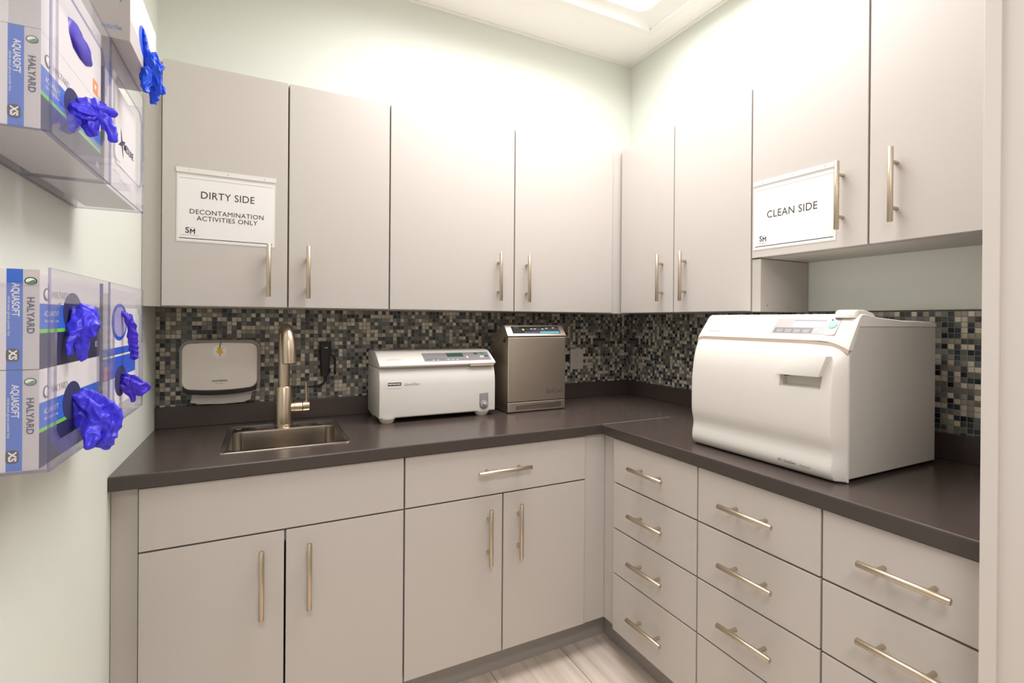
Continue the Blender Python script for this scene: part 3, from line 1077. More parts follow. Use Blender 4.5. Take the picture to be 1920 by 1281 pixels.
for (x, y) in ((UX0 + .035, UF + .024), (UX1 - .055, UF + .024), (UX0 + .035, -.07), (UX1 - .055, -.07)):
    bm = new()
    tube(bm, [(x, y, ZT), (x, y, ZT + .006), (x, y, .9345)], [.022, .027, .034], 20)
    obj('foot', bm, M['foot'], t, smooth=40)

# ------------------------------------------------------------------ stainless steel steriliser
t = thing('cassette_sterilizer', (-.752, -.2, ZT), 'brushed stainless steel steriliser with dark touch panel between white machine and outlet', 'sterilizer')
SX0, SX1, SF, SB = -0.901, -0.604, -.290, -.105
body = obj('body', bxo(SX0 + .003, SX1 - .003, SB, SF + .028, .918, 1.230, .002), M['steel'], t)
obj('base_skirt', bxo(SX0 + .006, SX1 - .006, SB + .004, SF + .006, ZT, .9185), M['black'], t)
bm = new()
box(bm, SX0, SX1, SF, SF + .030, .963, 1.252, .003)
door = obj('front_door', bm, M['steel'], t)
bm = new()
box(bm, SX0, SX1, SF, SF + .030, .9185, .9605, .003)
drw = obj('lower_panel', bm, M['steel'], t)
bm = new()
prism(bm, [(-.862, .928), (-.632, .928), (-.626, .934), (-.626, .952), (-.862, .946)], 'Y', SF - .0006, SF + .001)
obj('window_strip', bm, M['steel_mirror'], drw)
bm = new()   # cap with the sloping panel
prism(bm, [(SF - .002, 1.2555), (SF - .002, 1.2590), (SF + .036, 1.3030), (SF + .044, 1.3065), (SF + .060, 1.3050), (SB + .003, 1.247), (SB + .003, 1.2290), (SF + .075, 1.2290), (SF + .035, 1.2535)], 'X', SX0 - .002, SX1 + .002, .0015, ang=28)
cap = obj('cap', bm, M['steel'], t, smooth=28)
c0, c1 = Vector((0, SF - .002, 1.2590)), Vector((0, SF + .036, 1.3030))
p0, p1 = c0, c1
sd = (p1 - p0).normalized()
nd = Vector((0, -sd.z, sd.y))
SL = (p1 - p0).length
scr = patch(SX0 + .026, SX1 - .024, SL * .20, SL * .90, .0010, M['black_gloss'], t, 'touch_panel')
patch(-.735, -.634, SL * .22, SL * .40, .0013, mat('screen_teal', srgb(60, 150, 176), .3), scr, 'screen_glow')
patch(-.815, -.735, SL * .22, SL * .34, .0013, mat('screen_navy', srgb(50, 62, 110), .3), scr, 'screen_bar')
bm = new()
pc = onlid(-.818, SL * .58, .0011)
cyl(bm, pc, pc + nd * .0006, .0052, 14)
obj('power_key', bm, M['yellow'], scr)
for xa, ss in ((-.780, .62), (-.762, .62), (-.722, .60), (-.700, .68), (-.664, .72)):
    patch(xa, xa + .011, SL * ss, SL * (ss + .08), .0013, M['ink_light'], scr, 'icon')
text('STATIM', tuple(onlid(-.852, SL * .74, .0014)), (1, 0, 0), tuple(sd), .008, M['ink_gray'], scr)
text('SciCan', (-.664, SF - .0002, .9945), (1, 0, 0), (0, 0, 1), .027, M['ink'], door, sx=1.15, offset=-.0003)

# ------------------------------------------------------------------ large white autoclave
t = thing('autoclave', (-.32, -1.29, ZT), 'large white autoclave with rounded door on the right worktop', 'sterilizer')
AY0, AY1 = -1.0405, -1.5450
AB = -0.530
bm = new()
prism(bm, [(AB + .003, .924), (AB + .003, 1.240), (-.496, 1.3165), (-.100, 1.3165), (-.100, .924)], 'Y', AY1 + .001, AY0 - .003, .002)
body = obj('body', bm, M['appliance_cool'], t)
# door: profile in Z, rounded in Y
ZP = [(.917, .020), (.920, .028), (.926, .034), (.934, .0385), (.944, .0405), (.957, .0395), (.972, .036), (.987, .0335), (1.000, .0350), (1.012, .0385), (1.024, .0415), (1.040, .0435), (1.070, .0440), (1.10, .0440),
      (1.13, .0430), (1.151, .0415), (1.18, .0385), (1.206, .0340), (1.226, .0280), (1.242, .0215), (1.256, .0145), (1.264, .0100), (1.268, .0070)]
YP = [(0, 0), (.0004, .35), (.0015, .6), (.004, .8), (.009, .93), (.016, .985), (.025, 1), (.10, 1), (.20, 1), (.30, 1), (.40, 1), (.46, 1), (.476, 1), (.481, .985), (.4845, .93), (.5025, .16), (.5040, .08), (.5045, 0)]


def ztop(yy):
    d = AY0 - yy                              # distance from the left edge
    z = 1.268
    if d > .43: z -= ((d - .43) / .0745) ** 2.0 * .022
    if d < .03: z -= ((.03 - d) / .03) ** 2 * .006
    return z


bm = new()
grid = []
zb = ZP[0][0]
for dy, ky in YP:
    y = AY0 - dy
    k = (ztop(y) - zb) / (1.268 - zb)
    grid.append([bm.verts.new((AB - d * ky - .002, y, zb + (z - zb) * k)) for z, d in ZP])
for a, b in zip(grid, grid[1:]):
    for i in range(len(a) - 1): bm.faces.new((a[i], a[i + 1], b[i + 1], b[i]))
# back of the door
bk = [[bm.verts.new((AB + .0, g[0].co.y, g[0].co.z)), bm.verts.new((AB + .0, g[0].co.y, g[-1].co.z))] for g in grid]
for i in range(len(grid) - 1):
    bm.faces.new((bk[i][0], bk[i][1], bk[i + 1][1], bk[i + 1][0]))
    bm.faces.new((grid[i][0], grid[i + 1][0], bk[i + 1][0], bk[i][0]))
    bm.faces.new((grid[i][-1], bk[i][1], bk[i + 1][1], grid[i + 1][-1]))
bm.faces.new(grid[0] + [bk[0][1], bk[0][0]])
bm.faces.new(grid[-1][::-1] + [bk[-1][0], bk[-1][1]])
door = obj('door', bm, M['appliance'], t, smooth=28)
# grip pocket in the door, then the flap above it
cb = new()
P8 = [(-.60, -1.372, 1.141), (-.60, -1.497, 1.144), (-.60, -1.503, 1.192), (-.60, -1.376, 1.190), (-.548, -1.379, 1.155), (-.548, -1.492, 1.158), (-.548, -1.496, 1.190), (-.548, -1.382, 1.188)]
V8 = [cb.verts.new(p) for p in P8]
for q in ((0, 1, 2, 3), (7, 6, 5, 4), (0, 4, 5, 1), (1, 5, 6, 2), (2, 6, 7, 3), (3, 7, 4, 0)): cb.faces.new([V8[i] for i in q])
cut(door, cb)
for p in door.data.polygons: p.use_smooth = True
door.data.set_sharp_from_angle(angle=math.radians(28))
bm = new()
F8 = [(-.5815, -1.371, 1.1815), (-.5835, -1.4955, 1.1845), (-.5775, -1.5135, 1.2400), (-.5655, -1.400, 1.2420), (-.560, -1.376, 1.1840), (-.560, -1.5005, 1.1870), (-.553, -1.5145, 1.2400), (-.553, -1.400, 1.2400)]
V8 = [bm.verts.new(p) for p in F8]
for q in ((0, 1, 2, 3), (7, 6, 5, 4), (0, 4, 5, 1), (1, 5, 6, 2), (2, 6, 7, 3), (3, 7, 4, 0)): bm.faces.new([V8[i] for i in q])
bmesh.ops.recalc_face_normals(bm, faces=bm.faces[:])
bmesh.ops.bevel(bm, geom=bm.edges[:], offset=.0015, segments=2, profile=.5, affect='EDGES')
obj('door_grip', bm, M['appliance'], door, smooth=30)
obj('latch_pin', bxo(-.574, -.556, -1.399, -1.392, 1.1795, 1.1840), M['dark'], door)
text('M11 UltraClave', (-.5738, -1.402, .9385), (0, -1, 0), (0, 0, 1), .0115, M['ink'], door, sx=.72)
text('Automatic', (-.5738, -1.456, .9380), (0, -1, 0), (0, 0, 1), .0095, M['ink_gray'], door, sx=.80)
# gasket band seen between door and cap
bm = new()
for i in range(len(YP) - 1):
    ya, yb = AY0 - YP[i][1 - 1] if False else AY0 - YP[i][0], AY0 - YP[i + 1][0]
    if ya - yb < 1e-5: continue
    za, zb2 = ztop(ya), ztop(yb)
    A = [bm.verts.new((x, y, z)) for (x, y, z) in ((AB - .0078, ya, za - .0005), (AB - .0078, yb, zb2 - .0005), (AB - .0066, yb, zb2 + .0095), (AB - .0066, ya, za + .0095))]
    B = [bm.verts.new((v.co.x + .006, v.co.y, v.co.z)) for v in A]
    bm.faces.new(A); bm.faces.new(B[::-1])
    for k in range(4): bm.faces.new((A[k], B[k], B[(k + 1) % 4], A[(k + 1) % 4]))
obj('gasket', bm, M['seal'], t)
# cap with sloping control face
bm = new()
secs = []
for dy in [0, .002, .006, .012, .02, .03] + [.05 + .05 * i for i in range(8)] + [.43, .45, .465, .478, .488, .496, .5015, .5045]:
    y = AY0 - dy
    zl = ztop(y) + .009
    e = max(0.0, 1 - min(dy, .5045 - dy) / .004)
    i_ = .0025 * e
    prof = [(AB + .004, zl), (AB - .0065 + i_, zl), (AB - .0075 + i_, zl + .0015), (AB - .0065 + i_, zl + .006), (-.4900 + i_, 1.3400 - i_), (-.4840 + i_, 1.3465 - i_), (-.4740, 1.3505 - i_), (-.4580, 1.3505 - i_), (-.4050, 1.3425 - i_), (-.2800, 1.3345 - i_),
            (-.1250, 1.3320 - i_), (-.1050, 1.3300 - i_), (-.0990, 1.3230), (-.0990, 1.3172), (-.4880, 1.3172), (AB + .012, zl + .001)]
    secs.append([bm.verts.new((p[0], y, p[1])) for p in prof])
for a, b in zip(secs, secs[1:]):
    n = len(a)
    for i in range(n): bm.faces.new((a[i], a[(i + 1) % n], b[(i + 1) % n], b[i]))
bm.faces.new(secs[0]); bm.faces.new(secs[-1][::-1])
cap = obj('cap', bm, M['appliance'], t, smooth=32)
p0, p1 = Vector((AB - .0065, 0, 1.283)), Vector((-.4900, 0, 1.3400))
sd = (p1 - p0).normalized()
nd = Vector((-sd.z, 0, sd.x))


def oncap(y, s, h=0.0): return Vector((0, y, 0)) + p0 + sd * s + nd * h


def cpatch(y0, y1, s0, s1, h, m, parent, name, h0=0.0):
    bm = new()
    q = ((y0, s0), (y1, s0), (y1, s1), (y0, s1))
    A = [bm.verts.new(oncap(y, s, h)) for y, s in q]
    B = [bm.verts.new(oncap(y, s, h0)) for y, s in q]
    bm.faces.new(A); bm.faces.new(B[::-1])
    for i in range(4): bm.faces.new((A[i], A[(i + 1) % 4], B[(i + 1) % 4], B[i]))
    return obj(name, bm, m, parent)


SL = (p1 - p0).length
kp = cpatch(-1.314, -1.503, SL * .22, SL * .965, .0007, M['panel_light'], t, 'control_panel')
cpatch(-1.320, -1.438, SL * .25, SL * .50, .0010, M['panel_mid'], kp, 'key_strip')
dp = cpatch(-1.373, -1.463, SL * .52, SL * .84, .0011, M['lcd_white'], kp, 'display')
obj_ = cpatch(-1.372, -1.464, SL * .84, SL * .86, .0012, M['ink_navy'], kp, 'display_edge')
bm = new()
pc = oncap(-1.486, SL * .66, .0008)
cyl(bm, pc, pc + nd * .0012, .0115, 24)
pb = obj('power_key', bm, M['teal'], kp, smooth=40)
bm = new()
for k in range(14):
    a0, a1 = math.radians(120 + k * 22), math.radians(120 + (k + 1) * 22)
c_ = oncap(-1.486, SL * .66, .0022)
ring_pts = [c_ + Vector((0, 1, 0)) * (.0052 * math.cos(math.radians(a))) + sd * (.0052 * math.sin(math.radians(a))) for a in range(-220, 41, 20)]
tube(bm, ring_pts, .0008, 8)
tube(bm, [c_, c_ + sd * .006], .0008, 8)
obj('power_symbol', bm, M['white'], pb)
cpatch(-1.474, -1.500, SL * .19, SL * .42, .0010, M['peach'], kp, 'stop_key')
bm = new()
pc = oncap(-1.448, SL * .36, .0008)
cyl(bm, pc, pc + nd * .001, .0035, 14)
obj('indicator', bm, M['white'], kp)
bm = new()
pc = oncap(-1.480, SL * .89, .0008)
cyl(bm, pc, pc + nd * .0008, .002, 10)
obj('indicator', bm, M['ink'], kp)
for i in range(4):
    cpatch(-1.329 - i * .027, -1.349 - i * .027, SL * .26, SL * .42, .0014, M['panel_gray'], kp, 'key')
text('MIDMARK', tuple(oncap(-1.103, SL * .20, .0006)), (0, -1, 0), tuple(sd), .009, M['ink_red'], cap, sx=1.25)
text('M11', tuple(oncap(-1.112, SL * .40, .0006)), (0, -1, 0), tuple(sd), .009, M['ink_light'], cap)
# filler cap on top
bm = new()
rg = []
for z, s in ((1.340, 1.0), (1.3555, .97), (1.3605, .88), (1.3615, .75)):
    pr = rrect(-.447 - .052 * s, -.447 + .052 * s, -1.510 - .030 * s, -1.510 + .030 * s, .016 * s)
    rg.append([bm.verts.new((p[0], p[1], z - max(0, (p[0] + .447)) * .22)) for p in pr])
for a, b in zip(rg, rg[1:]):
    n = len(a)
    for i in range(n): bm.faces.new((a[i], a[(i + 1) % n], b[(i + 1) % n], b[i]))
bm.faces.new(rg[-1]); bm.faces.new(rg[0][::-1])
obj('fill_cover', bm, M['appliance'], t, smooth=40)
for (x, y) in ((-.49, -1.09), (-.49, -1.50), (-.15, -1.09), (-.15, -1.50)):
    bm = new()
    cyl(bm, (x, y, ZT), (x, y, .925), .017, 16, .002)
    obj('foot', bm, M['black'], t)
obj('rear_cover', bxo(-.100, -.088, -1.535, -1.06, .95, 1.31, .002), M['black'], t)

# ------------------------------------------------------------------ door signs


def star(bm, c, r, R_, U_, N_, n=4, inner=.3, rot=0.0):
    pts = []
    for k in range(2 * n):
        rr = r if k % 2 == 0 else r * inner
        a = math.pi * k / n + rot
        pts.append(c + R_ * rr * math.cos(a) + U_ * rr * math.sin(a) + N_ * .0002)
    cv = bm.verts.new(c + N_ * .0002)
    vs = [bm.verts.new(p) for p in pts]
    for i in range(len(vs)): bm.faces.new((cv, vs[i], vs[(i + 1) % len(vs)]))


def sign(o, R_, N_, w, h, lines, label, cat='sign', tilt=0.0):
    """sheet in a clear-topped sleeve: o = lower left corner, R_ = reading direction, N_ = towards the viewer"""
    O, R, N, U = Vector(o), Vector(R_), Vector(N_), Vector((0, 0, 1))
    R = (R + U * tilt).normalized()
    U = N.cross(R)

    def P(a, b, c): return O + R * a + U * b + N * c

    def quad(a0, a1, b0, b1, c0, c1):
        bm = new()
        V = [bm.verts.new(P(a, b, c)) for c in (c0, c1) for (a, b) in ((a0, b0), (a1, b0), (a1, b1), (a0, b1))]
        for q in ((0, 1, 2, 3), (7, 6, 5, 4), (0, 4, 5, 1), (1, 5, 6, 2), (2, 6, 7, 3), (3, 7, 4, 0)): bm.faces.new([V[i] for i in q])
        return bm
    t = thing('door_sign', P(w / 2, 0, 0), label, cat)
    obj('sleeve', quad(0, w, 0, h, .0003, .0012), M['sleeve'], t)
    fl = obj('top_flap', quad(-.002, w + .003, h - .014, h + .002, .0012, .0024), M['sleeve'], t)
    bm = new()
    for a in (.12, .5, .88):
        c = P(w * a, h - .006, .0024)
        cyl(bm, c, c + N * .0006, .0022, 10)
    obj('rivets', bm, M['ink_light'], fl)
    obj('fold_shadow_band', quad(.001, w - .001, h - .0205, h - .0145, .0012, .0015), M['sleeve_fold'], t, label='pale grey band of painted shade under the flap')  # grey strip stands in for the shade below the flap
    sh = obj('sheet', quad(.004, w - .004, .004, h - .026, .0012, .0016), M['paper'], t)
    obj('top_rule', quad(.008, w - .008, h - .0335, h - .0315, .0016, .0018), M['sleeve_fold'], sh)
    obj('bottom_rule', quad(.008, w - .008, .0105, .0130, .0016, .0018), M['ink'], sh)
    for (body, a, b, size, sx, sp, off) in lines:
        text(body, tuple(P(a, b, .0018)), tuple(R), tuple(U), size, M['ink'], sh, sx=sx, space=sp, offset=off)
    # small house logo lower left: bold SM over a thin arc line
    text('S', tuple(P(.031, .0300, .0019)), tuple(R), tuple(U), .0270, M['ink_navy'], sh, name='logo_letter', sx=.95, offset=.0004)
    text('M', tuple(P(.0455, .0275, .0018)), tuple(R), tuple(U), .0245, M['ink_navy'], sh, name='logo_letter', sx=.85)
    text('M', tuple(P(.0463, .0275, .0018)), tuple(R), tuple(U), .0245, M['ink_navy'], sh, name='logo_letter', sx=.85)
    bm = new()
    tube(bm, smooth_path([P(.013, .0225, .0018), P(.025, .0235, .0018), P(.042, .0222, .0018), P(.062, .0235, .0018)], 4), .0005, 6)
    tube(bm, [P(.036, .0490, .0018), P(.056, .0485, .0018)], .0004, 6)
    obj('logo_lines', bm, M['ink_light'], sh)
    return t


sign((-2.1185, UB, 1.5830), (1, 0, 0), (0, -1, 0), .2935, .246,
     [('DIRTY SIDE', .1475, .1495, .0345, .90, 1.04, 0), ('DECONTAMINATION', .1470, .0955, .0225, .97, 1.06, 0), ('ACTIVITIES ONLY', .1475, .0740, .0225, .97, 1.06, 0)],
     'white sheet reading dirty side taped to the wall cabinet door over the sink', 'sign', tilt=-.006)
sign((UR, -1.0555, 1.5870), (0, -1, 0), (-1, 0, 0), .300, .245,
     [('CLEAN SIDE', .147, .1095, .0360, .93, 1.04, 0)],
     'white sheet reading clean side on the higher wall cabinet door', 'sign', tilt=-.008)

# ------------------------------------------------------------------ glove dispensers on the left wall
XF = -2.096
DZ = 0.003


def dispenser(y0, y1, z0, z1, win, label):
    """clear acrylic box holder: back, base, two sides and a front with a window"""
    t = thing('glove_dispenser', (XL, (y0 + y1) / 2, z0), label, 'glove dispenser', 'clear acrylic glove dispensers')

    def panel(name, *a):
        bm = new()
        box(bm, *a)
        dims = [abs(a[1] - a[0]), abs(a[3] - a[2]), abs(a[5] - a[4])]
        ax = dims.index(min(dims))
        bmesh.ops.recalc_face_normals(bm, faces=bm.faces[:])
        for f in bm.faces:
            f.material_index = 0 if abs(f.normal[ax]) > .9 else 1
        return obj(name, bm, [M['acrylic'], M['acrylic_edge']], t)
    panel('back_panel', XL + .0006, XL + .0006 + DZ, y0, y1, z0, z1)
    panel('base_panel', XL + .004, XF - DZ, y0, y1, z0, z0 + DZ)
    panel('side_panel', XL + .004, XF - DZ, y0, y0 + DZ, z0 + DZ, z1 - .02)
    panel('side_panel', XL + .004, XF - DZ, y1 - DZ, y1, z0 + DZ, z1 - .02)
    # windowed front, chamfered window corners
    wy0, wy1, wz0, wz1 = win
    c = .016
    outer = [(y0, z0), (y1, z0), (y1, z1), (y0, z1)]
    inner = [(wy0 + c, wz0), (wy1 - c, wz0), (wy1, wz0 + c), (wy1, wz1 - c), (wy1 - c, wz1), (wy0 + c, wz1), (wy0, wz1 - c), (wy0, wz0 + c)]
    bm = new()
    vo = {}
    for x in (XF, XF - DZ):
        vo[x] = ([bm.verts.new((x, *p)) for p in outer], [bm.verts.new((x, *p)) for p in inner])
        o_, i_ = vo[x]
        for fc in ((o_[0], o_[1], i_[1], i_[0]), (o_[1], i_[2], i_[1]), (o_[1], o_[2], i_[3], i_[2]), (o_[2], i_[4], i_[3]), (o_[2], o_[3], i_[5], i_[4]), (o_[3], i_[6], i_[5]), (o_[3], o_[0], i_[7], i_[6]), (o_[0], i_[0], i_[7])):
            bm.faces.new(fc)
    for k in (0, 1):
        A, B = vo[XF][k], vo[XF - DZ][k]
        n = len(A)
        for i in range(n):
            f = bm.faces.new((A[i], A[(i + 1) % n], B[(i + 1) % n], B[i]))
            f.material_index = 1
    obj('front_panel', bm, [M['acrylic'], M['acrylic_edge']], t)
    return t


YA0, YA1, YD0, YD1 = -1.4735, -1.1965, -1.1945, -0.9215
dispenser(YA0, YA1, 1.133, 1.388, (-1.452, -1.262, 1.165, 1.345), 'lower clear acrylic glove dispenser nearest the camera on the left wall')
dispenser(YD0, YD1, 1.133, 1.388, (-1.165, -0.950, 1.165, 1.345), 'lower clear acrylic glove dispenser nearest the worktop corner')
dispenser(YA0, YA1, 1.557, 1.810, (-1.452, -1.236, 1.606, 1.765), 'upper clear acrylic glove dispenser nearest the camera on the left wall')
dispenser(YD0, YD1, 1.557, 1.810, (-1.170, -0.943, 1.606, 1.765), 'upper clear acrylic glove dispenser nearest the wall cabinets')


def carton(x0, x1, y0, y1, z0, z1, label, bands, cols, group='cartons of gloves'):
    """bands: front face colours bottom to top [(fraction, material)], cols: end face colours from the front edge inward [(metres, material)]"""
    t = thing('glove_box', ((x0 + x1) / 2, (y0 + y1) / 2, z0), label, 'glove box', group)
    mats, idx = [], {}

    def mi(n):
        if n not in idx:
            idx[n] = len(mats)
            mats.append(M[n])
        return idx[n]
    bm = new()

    def quad(pts, n):
        f = bm.faces.new([bm.verts.new(p) for p in pts])
        f.material_index = mi(n)
    h = z1 - z0
    a = 0.0
    for fr, n in bands:
        quad([(x1, y0, z0 + h * a), (x1, y1, z0 + h * a), (x1, y1, z0 + h * fr), (x1, y0, z0 + h * fr)], n)
        a = fr
    xx = x1
    for d, n in cols:
        xn = max(x0, xx - d)
        quad([(xn, y0, z0), (xx, y0, z0), (xx, y0, z1), (xn, y0, z1)], n)
        xx = xn
    quad([(x0, y1, z0), (x0, y1, z1), (x1, y1, z1), (x1, y1, z0)], 'box_navy')
    quad([(x0, y0, z1), (x1, y0, z1), (x1, y1, z1), (x0, y1, z1)], 'box_white')
    quad([(x0, y0, z0), (x0, y1, z0), (x1, y1, z0), (x1, y0, z0)], 'box_gray')
    quad([(x0, y0, z0), (x0, y0, z1), (x0, y1, z1), (x0, y1, z0)], 'box_white')
    bmesh.ops.remove_doubles(bm, verts=bm.verts[:], dist=1e-6)
    o = obj('carton', bm, mats, t)
    return t, o


def leaf_logo(c, R_, U_, N_, s, parent, green=True):
    """oval leaf emblem: dark ring, pale field, green leaf"""
    bm = new()
    c, R_, U_, N_ = Vector(c), Vector(R_), Vector(U_), Vector(N_)
    ms = [M['logo_ring'] if green else M['ink_gray'], M['white'], M['logo_green'] if green else M['box_white']]
    for k, (sx, sy, mi_) in enumerate(((1, .82, 0), (.78, .60, 1))):
        vs = [bm.verts.new(c + R_ * s * sx * math.cos(a) + U_ * s * sy * math.sin(a) + N_ * (.0003 + .0003 * k)) for a in [2 * math.pi * i / 24 for i in range(24)]]
        bm.faces.new(vs).material_index = mi_
    vs = [bm.verts.new(c + R_ * s * .74 * math.cos(a) + U_ * s * (.56 * math.sin(a) if math.sin(a) < 0 else .25 * math.sin(2 * a)) + N_ * .0009) for a in [2 * math.pi * i / 24 for i in range(24)]]
    bm.faces.new(vs).material_index = 2
    return obj('emblem', bm, ms, parent)


def oval_slot(y, z, ry, rz, x, parent, m, name='slot', xin=.004):
    bm = new()
    pr = [(y + ry * math.cos(2 * math.pi * i / 28), z + rz * math.sin(2 * math.pi * i / 28)) for i in range(28)]
    prism(bm, pr, 'X', x + .0004, x - xin)
    return obj(name, bm, m, parent)


def glove_print(t, o, x1, y0, y1, z0, z1, dark=True):
    """printing shared by the blue-banded cartons: end panel and front"""
    xe = x1 - .0085
    Y = y0 - .0002
    text('HALYARD', (xe - .0030, Y, z0 + .067), (0, 0, -1), (1, 0, 0), .0098, M['ink_navy'], o, sx=1.0, space=1.05, offset=.00025)
    leaf_logo((xe + .0003, Y, z1 - .0145), (1, 0, 0), (0, 0, 1), (0, -1, 0), .0060, o)
    text('AQUASOFT', (x1 - .0252, Y, z0 + .086), (0, 0, -1), (1, 0, 0), .0098, M['white_ink'], o, sx=.80, offset=.0002)
    text('nitrile exam gloves powder free', (x1 - .0292, Y, z0 + .066), (0, 0, -1), (1, 0, 0), .0038, M['white_ink'], o)
    bm = new()
    prism(bm, rrect(x1 - .0305, x1 - .0185, z0 + .010, z0 + .026, .004), 'Y', Y - .0004, Y + .0001)
    b = obj('size_badge', bm, M['ink'], o)
    text('XS', (x1 - .0275, Y - .0006, z0 + .018), (0, 0, -1), (1, 0, 0), .0100, M['white'], b, offset=.0004)
    xf = x1 + .0002
    leaf_logo((xf, y0 + .022, z1 - .030), (0, 1, 0), (0, 0, 1), (1, 0, 0), .0100, o, green=False)
    text('HALYARD', (xf, y0 + .072, z1 - .034), (0, 1, 0), (0, 0, 1), .014, M['ink_light'], o, sx=1.0)
    text('AQUASOFT', (xf, y0 + .040, z0 + .066), (0, 1, 0), (0, 0, 1), .010, M['white_ink'], o, sx=1.0)
    text('Nitrile Exam Gloves', (xf, y0 + .040, z0 + .058), (0, 1, 0), (0, 0, 1), .006, M['white_ink'], o)
    text('XS', (xf, y1 - .020, z0 + .016), (0, 1, 0), (0, 0, 1), .014, M['white_ink'], o)


X1 = -2.108
BA = [(.36, 'box_navy'), (.40, 'box_green'), (.66, 'box_blue'), (1, 'box_white')]
COLS = [(.0155, 'box_gray'), (.0150, 'box_blue'), (.2, 'box_white')]
for (z0, z1, lab, zs) in ((1.1365, 1.2605, 'blue-banded glove carton, bottom of the pair in the near lower dispenser', 1.205),
                          (1.2615, 1.3855, 'blue-banded glove carton, top of the pair in the near lower dispenser', 1.334),
                          (1.5605, 1.6845, 'blue-banded glove carton low in the near upper dispenser', 1.630)):
    t, o = carton(X1 - .088, X1, YA0 + .0045, -1.207, z0, z1, lab, BA, COLS)
    glove_print(t, o, X1, YA0 + .0045, -1.207, z0, z1)
    oval_slot(-1.345, zs, .040, .028, X1, o, M['inside'])

t, o = carton(X1 - .088, X1, YA0 + .0045, -1.207, 1.6850, 1.8070, 'white glove carton with an orange mark, top of the near upper dispenser', [(1, 'box_white')], [(.030, 'box_gray'), (.2, 'box_white')])
obj('orange_mark', bxo(X1 - .0002, X1 + .0003, -1.252, -1.226, 1.694, 1.716), M['orange'], o)
obj('mark_window', bxo(X1, X1 + .0006, -1.244, -1.236, 1.702, 1.709), M['white'], o)
text('nitrile', (X1 + .0002, -1.216, 1.694), (0, 1, 0), (0, 0, 1), .008, M['ink_light'], o)
text('exam gloves', (X1 + .0002, -1.42, 1.770), (0, 1, 0), (0, 0, 1), .012, M['ink_light'], o)

# far lower pair
t, o = carton(X1 - .088, X1, -1.186, -0.934, 1.1365, 1.2555, 'white and royal blue glove carton, bottom of the far lower dispenser', [(.64, 'box_white'), (.97, 'box_royal'), (1, 'box_white')], [(.016, 'box_royal'), (.2, 'box_white')])
oval_slot(-1.060, 1.203, .046, .030, X1, o, M['inside'])
text('FREE', (X1 + .0002, -.965, 1.238), (0, 1, 0), (0, 0, 1), .008, M['white_ink'], o)
obj('pink_tag', bxo(X1 - .0002, X1 + .0003, -1.178, -1.140, 1.215, 1.238), mat('carton_pink', srgb(226, 130, 160), .5), o)
t, o = carton(X1 - .088, X1, -1.186, -0.934, 1.2565, 1.3855, 'white glove carton with a blue ringed oval opening in the far lower dispenser', [(.10, 'box_royal'), (1, 'box_white')], [(.016, 'box_royal'), (.2, 'box_white')])
oval_slot(-1.070, 1.318, .060, .036, X1, o, M['box_royal'], 'blue_ring', .003)
oval_slot(-1.070, 1.318, .050, .029, X1 + .0006, o, mat('slot_film', srgb(168, 164, 206), .3), 'slot', .003)
text('gloves', (X1 + .0002, -1.0, 1.275), (0, 1, 0), (0, 0, 1), .010, M['ink_light'], o)

# white carton with a star inside the far upper dispenser
t, o = carton(X1 - .085, X1, -1.184, -0.936, 1.5605, 1.7640, 'white carton with a dark star emblem inside the far upper dispenser', [(1, 'box_white')], [(.2, 'box_white')])
bm = new()
star(bm, Vector((X1 + .0002, -1.060, 1.668)), .030, Vector((0, 1, 0)), Vector((0, 0, 1)), Vector((1, 0, 0)), 4, .22, .35)
obj('star_emblem', bm, M['ink_navy'], o)
text('MEDLINE', (X1 + .0004, -1.005, 1.660), (0, 1, 0), (0, 0, 1), .020, M['ink_navy'], o, offset=.0002)
for i, z in enumerate((1.625, 1.617, 1.600, 1.592)):
    text('powder free exam', (X1 + .0002, -1.10 + .05 * (i % 2), z), (0, 1, 0), (0, 0, 1), .007, M['ink_light'], o)

# glove carton lying on top of the far upper dispenser
XT = -2.070
t, o = carton(XT - .080, XT, -1.200, -0.962, 1.8108, 1.940, 'white glove carton resting on top of the far upper dispenser', [(.30, 'box_gray'), (1, 'box_white')], [(.2, 'box_gray')])
text('SOFT', (XT - .030, -1.2002, 1.905), (0, 0, -1), (1, 0, 0), .026, M['ink_sky'], o)
obj('size_badge', bxo(XT - .070, XT - .054, -1.2006, -1.2, 1.888, 1.915), M['ink_navy'], o)
text('nitrile', (XT - .025, -1.2002, 1.826), (1, 0, 0), (0, 0, 1), .012, M['ink_sky'], o)
oval_slot(-1.080, 1.862, .050, .028, XT, o, M['glove_blue'])

